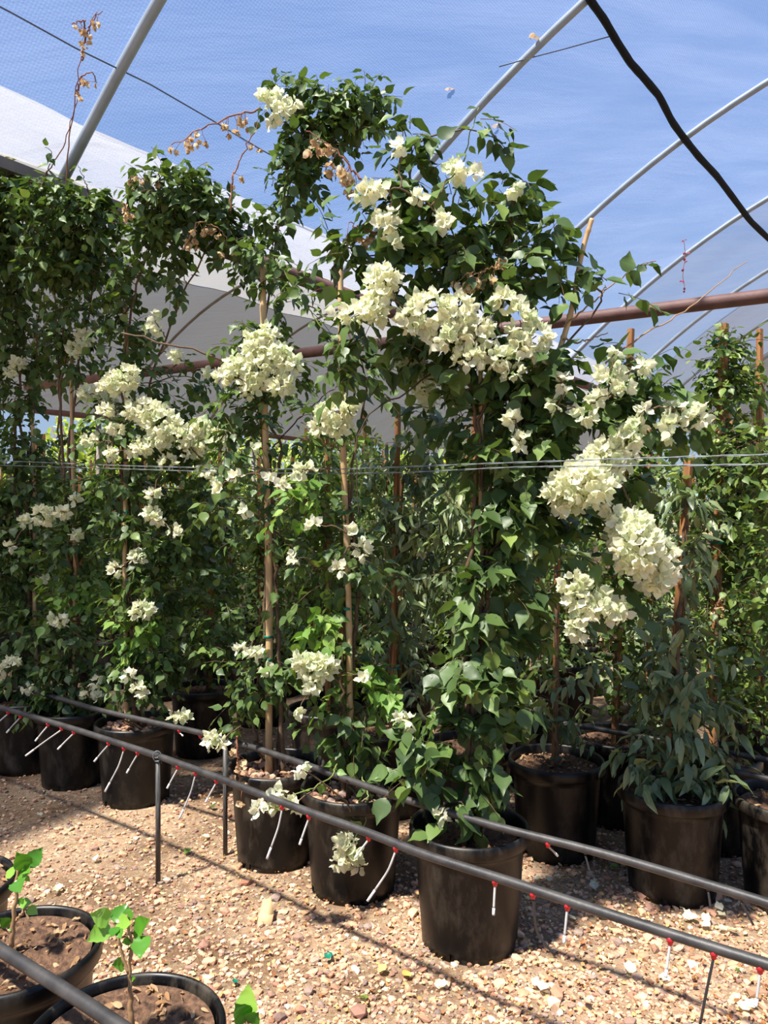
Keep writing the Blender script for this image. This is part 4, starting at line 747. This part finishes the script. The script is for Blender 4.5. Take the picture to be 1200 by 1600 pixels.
# ------------------------------------------------------------------ irrigation hoses
def hose_line(px, h): return [np.array([W(x, y, zh(y, h))[0], zh(y, h), h]) for x, y in px]
def hose(name, label, px, h, r_, emit, ext0=0, ext1=0, sub=40):
    P = np.array(hose_line(px, h))
    if ext0: P = np.concatenate([[P[0]+(P[0]-P[1])/np.linalg.norm(P[0]-P[1])*ext0], P])
    if ext1: P = np.concatenate([P, [P[-1]+(P[-1]-P[-2])/np.linalg.norm(P[-1]-P[-2])*ext1]])
    Q = curve_pts(P, sub); m_ = MB(); m_.tube(Q, r_, 12); ho = tag(m_.obj(name, M['hose']), label, 'hose')
    for e in emit:
        (cx, cy), (tx, ty), mode = e[:3]
        ii = np.argmin([abs((600+F*q[0]/q[1])-cx) for q in curve_pts(P, 400)]); q = curve_pts(P, 400)[ii]
        a = q+np.array([0, -.3*r_, -r_*.6]); m2 = MB()
        if mode != 'black':
            m2.tube([a+np.array([0, 0, .004]), a-np.array([0, 0, .008]), a-np.array([0, 0, .0085]), a-np.array([0, 0, .016])], [.0088, .0088, .0068, .0060], 12)
            em = m2.obj('emitter', M['red'], ho)
        else:
            m2.tube([a+np.array([0, 0, .006]), a-np.array([0, 0, .008])], .005, 8); em = m2.obj('emitter', M['tubeblack'], ho)
        dz = e[3] if len(e) > 3 else -.02
        b = W(tx, ty, q[1]+dz); b0 = a-np.array([0, 0, .012])
        mid = .5*(b0+b)+np.array([(.25 if mode == 'curve' else .0)*(b0[0]-b[0]), 0, (.12 if mode == 'curve' else .02)*abs(b0[2]-b[2])])
        if mode == 'curl': mid = .5*(b0+b)+np.array([-.02, 0, -.02])
        T_ = curve_pts([b0, mid, b], 14); m3 = MB(); m3.tube(T_[:11] if mode not in ('black', 'dark', 'curl') else T_, .0034, 8)
        if mode not in ('black', 'dark', 'curl'): m3.tube(T_[10:], .0042, 8, mi=1)
        m3.obj('drip_tube', [M['tube'] if mode not in ('black', 'dark', 'curl') else M['tubeblack'], M['tip']], em)
    return ho
HA = [(0, 1105), (116, 1139), (247, 1181), (338, 1214), (412, 1243), (500, 1275), (576, 1301), (660, 1335), (777, 1371), (889, 1408), (1045, 1459), (1200, 1507)]
hose('drip_hose', 'black drip hose with red emitters running along the front of the pots', HA, .53, .0135,
  [((12, 0), (-4, 1130), 's'), ((31, 0), (10, 1145), 's'), ((76, 0), (55, 1158), 's'), ((96, 0), (40, 1181), 's'), ((116, 0), (90, 1171), 's'), ((169, 0), (147, 1190), 's'), ((194, 0), (164, 1237), 'curve'), ((217, 0), (198, 1208), 's'), ((280, 0), (261, 1232), 's'), ((307, 0), (280, 1280), 'curve'), ((338, 0), (321, 1254), 's'),
   ((412, 0), (393, 1282), 's'), ((440, 0), (417, 1342), 'curve'), ((482, 0), (468, 1320), 's'), ((576, 0), (555, 1340), 's'), ((616, 0), (574, 1408), 'curve'), ((777, 0), (771, 1430), 's'), ((830, 0), (867, 1493), 'curl'), ((889, 0), (881, 1474), 's'), ((1045, 0), (1040, 1527), 's'), ((1110, 0), (1094, 1600), 'dark'), ((1186, 0), (1181, 1573), 's')], .8, 2.2, 110)
HB = [(-10, 1066), (41, 1076), (152, 1109), (250, 1131), (315, 1145), (410, 1172), (490, 1199), (610, 1242), (720, 1276), (800, 1298), (915, 1326), (1000, 1350), (1100, 1380), (1200, 1411)]
hose('drip_hose', 'black drip hose lying across the pot rims behind the front hose', HB, .5, .0135,
  [((195, 0), (215, 1137), 'black', .1), ((210, 0), (222, 1138), 'black', .12), ((405, 0), (417, 1192), 'black', .1), ((440, 0), (452, 1202), 'black', .1), ((515, 0), (521, 1240), 'black', .1), ((545, 0), (560, 1246), 'black', .1), ((858, 0), (871, 1337), 's', .05), ((315, 0), (327, 1173), 's', .0), ((280, 0), (286, 1150), 's'), ((917, 0), (921, 1360), 'black'), ((1104, 0), (1110, 1417), 'black'), ((1160, 0), (1177, 1445), 'black'), ((755, 0), (752, 1308), 'black', .1)], .5, 2.2, 110)
HC = [(745, 1108), (795, 1119), (900, 1133), (985, 1148), (1125, 1173), (1200, 1188)]
hose('drip_hose', 'black drip hose in deep shade over the second row of pots', HC, .46, .0135, [], .8, .4)
hose('drip_hose', 'black drip hose crossing in front of the shaded third-row pot', [(1060, 1186), (1137, 1203), (1200, 1217)], .5, .0125, [], .1, .3)
HG = [(-60, 1446), (0, 1483), (90, 1540), (180, 1597), (240, 1640)]
hose('drip_hose', 'thick-looking black hose crossing above the hibiscus seedling pots', HG, .5, .0155, [], 1.2, 2.2)
def hpost(px, yb, h, label, top=None, wire=True):
    Z = zh(yb, 0); X = W(px, yb, Z)[0]; m_ = MB(); m_.tube([(X, Z, 0), (X, Z, h)], .0105, 10); o = tag(m_.obj('hose_post', M['stakeblack']), label, 'post')
    if wire:
        m2 = MB(); m2.tube([(X+.013*math.cos(a), Z+.013*math.sin(a), h-.012+.0025*a) for a in np.linspace(0, 14, 50)], .0018, 5)
        m2.tube([(X+.018*math.cos(a), Z-.012, h+.02+.022*math.sin(a)) for a in np.linspace(-.8, 4, 16)], .0018, 5); m2.obj('wire_tie', M['wire'], o)
hpost(247, 1380, .515, 'taller black stake wired to the front hose, on open gravel')
hpost(352, 1336, .485, 'black stake under the rear hose, beside the stone-filled pot', wire=False)
# posts out of sight that carry the hose at the seedlings
hpost(-70, 1560, .49, 'black stake carrying the hose over the seedling pots', wire=False)

# ------------------------------------------------------------------ wire along the row
def wireline(label, px, h0, h1, r_, seed):
    P = []
    for x, y, d in px: P.append(W(x, y, d))
    P = curve_pts(P, 160); t = np.linspace(0, 150, 160); m_ = MB()
    tng = unit(np.gradient(P, axis=0)); sd = unit(np.cross(tng, [0, 0, 1.]))
    for ph in (0, math.pi):
        Q = P+.0019*(np.cos(t+ph)[:, None]*sd+np.sin(t+ph)[:, None]*np.array([0, 0, 1.])); m_.tube(Q, r_, 5)
    tag(m_.obj('twisted_wire', M['wire']), label, 'wire')
wireline('upper twisted galvanised wire strung across the whole row of plants', [(-150, 715, 5.0), (0, 720, 4.4), (200, 728, 3.85), (400, 733, 3.42), (540, 733, 3.08), (640, 729, 2.85), (800, 723, 2.58), (950, 718, 2.36), (1100, 713, 2.2), (1300, 708, 2.0)], 0, 0, .0013, 1)
wireline('lower twisted galvanised wire running just under the upper one', [(-150, 721, 5.02), (0, 727, 4.42), (200, 733, 3.87), (400, 739, 3.44), (540, 740, 3.1), (640, 738, 2.87), (800, 730, 2.6), (950, 728, 2.38), (1100, 727, 2.22), (1300, 724, 2.02)], 0, 0, .0013, 2)

# ------------------------------------------------------------------ seedling pots
HIBV, HIBF = leaf_template([(.08, .2), (.17, .33), (.27, .35), (.36, .41), (.46, .38), (.55, .39), (.65, .31), (.75, .27), (.85, .15), (.93, .09)], 1.03, .08, .16, .012)
def seedling(px, d, label, stem, leaves, seed, depth=3, group=None):
    rg = np.random.default_rng(seed); X = (px-600)/F*d; B = np.array([X, d, 0]); root = empty('potted_hibiscus', (X, d, 0), label, 'potted plant', group)
    link('pot', POT, root, None, rg.uniform(0, 6.28)); link('soil', SOILS[depth], root); chips(root, seed, SD[depth]+.008, 70)
    if stem:
        mm = MB()
        for line in stem: Q = curve_pts([W(x, y, d+z)-B for x, y, z in line], 18, .0012, rg); mm.tube(Q, np.linspace(.0075 if line is stem[0] else .004, .003, 18), 8)
        mm.obj('stem', M['twig_tan'], root)
    if leaves:
        P, D, Nn, L = [], [], [], []
        for (x0, y0, x1, y1, z, zn) in leaves:
            a = W(x0, y0, d+z)-B; b = W(x1, y1, d+z+zn)-B; P.append(a); D.append(b-a); L.append(np.linalg.norm(b-a)); Nn.append(np.array([rg.normal(0, .3), -.75, .65]))
        n = len(P); link('leaves', leafmesh('leaves', M['hib'], HIBV, HIBF, np.array(P), np.array(D), np.array(Nn), np.array(L), rg.uniform(0, 1, n), .02, rg), root)
    return root
seedling(22, 2.02, 'hibiscus seedling in a brown-soil pot with the black hose crossing its rim', [[(18, 1480, 0), (20, 1440, 0), (26, 1395, 0), (24, 1365, 0), (40, 1350, 0)], [(22, 1440, 0), (34, 1428, 0), (42, 1415, 0)], [(20, 1450, 0), (12, 1446, 0)]],
  [(42, 1354, 66, 1325, 0, .02), (41, 1356, 27, 1335, 0, -.03), (24, 1375, 42, 1363, 0, -.02), (24, 1376, 30, 1392, -.02, -.04), (22, 1366, 8, 1360, 0, .02), (38, 1368, 46, 1378, 0, 0), (32, 1412, 48, 1410, 0, -.01), (30, 1414, 34, 1402, 0, 0), (44, 1418, 58, 1428, 0, -.01), (14, 1446, 2, 1436, 0, -.02), (14, 1447, 16, 1454, 0, -.01), (36, 1356, 46, 1362, 0, -.02)], 51)
seedling(196, 1.70, 'hibiscus seedling with glossy leaves in the pot closest to the camera', [[(206, 1612, 0), (204, 1570, 0), (203, 1520, 0), (202, 1490, 0)], [(203, 1500, 0), (207, 1475, 0), (200, 1445, 0), (198, 1430, 0)], [(201, 1520, 0), (190, 1490, 0), (183, 1462, 0), (178, 1440, 0)]],
  [(172, 1438, 144, 1428, 0, -.03), (172, 1446, 138, 1470, 0, -.04), (176, 1440, 198, 1412, 0, .02), (180, 1446, 200, 1442, 0, -.03), (200, 1440, 199, 1416, 0, .01), (208, 1460, 228, 1436, 0, -.02), (222, 1462, 218, 1494, -.02, -.05), (182, 1448, 174, 1462, -.02, -.03), (204, 1470, 192, 1472, 0, -.02), (206, 1482, 198, 1482, 0, -.01), (194, 1508, 178, 1506, 0, -.03), (206, 1530, 210, 1528, 0, -.01), (186, 1452, 188, 1466, -.03, -.02)], 52)
o = seedling(-98, 2.36, 'black soil-filled pot cut by the frame beyond the hibiscus pots', None, None, 53); o.name = 'nursery_pot'; o['category'] = 'pot'
seedling(440, 1.42, 'hibiscus seedling of which only the glossy top leaves reach into view', [[(430, 1790, 0), (400, 1690, 0), (388, 1620, 0), (385, 1592, 0)]], [(387, 1592, 385, 1540, 0, .01), (387, 1596, 370, 1572, 0, -.02), (388, 1598, 402, 1585, 0, -.02)], 54)

p = ray_roof(1068, 372, -.03); m_ = MB(); Q = curve_pts([p, p+np.array([.02, 0, -.2]), p+np.array([-.01, 0, -.4]), p+np.array([.015, 0, -.62])], 16, .006, rng); m_.tube(Q, .004, 5)
o = tag(m_.obj('hanging_twig', M['twig_red']), 'thin dry twig with dark red bits hanging from a roof hoop', 'twig')
rg = np.random.default_rng(3); Pp = np.repeat(Q[[1, 4, 7, 9, 12, 15]], 3, 0); k3 = len(Pp)
link('dry_leaves', leafmesh('dry_leaves', M['pink'], BRACT_V, LEAF_F, Pp+rg.normal(0, .008, (k3, 3)), rg.normal(0, 1, (k3, 3)), rg.normal(0, 1, (k3, 3)), rg.uniform(.02, .04, k3), rg.uniform(0, .4, k3)), o)
for x, y, sd_ in ((704, 140, 1), (829, 59, 2), (776, 196, 3)):
    p = ray_roof(x, y, .03); single_leaf('dry_leaf', M['dry'], tuple(p), .05, BRACT_V, 200+sd_, 'dry tan leaf scrap lying on the blue roof mesh', 'leaf', 'dry leaf scraps on the roof mesh', 2)
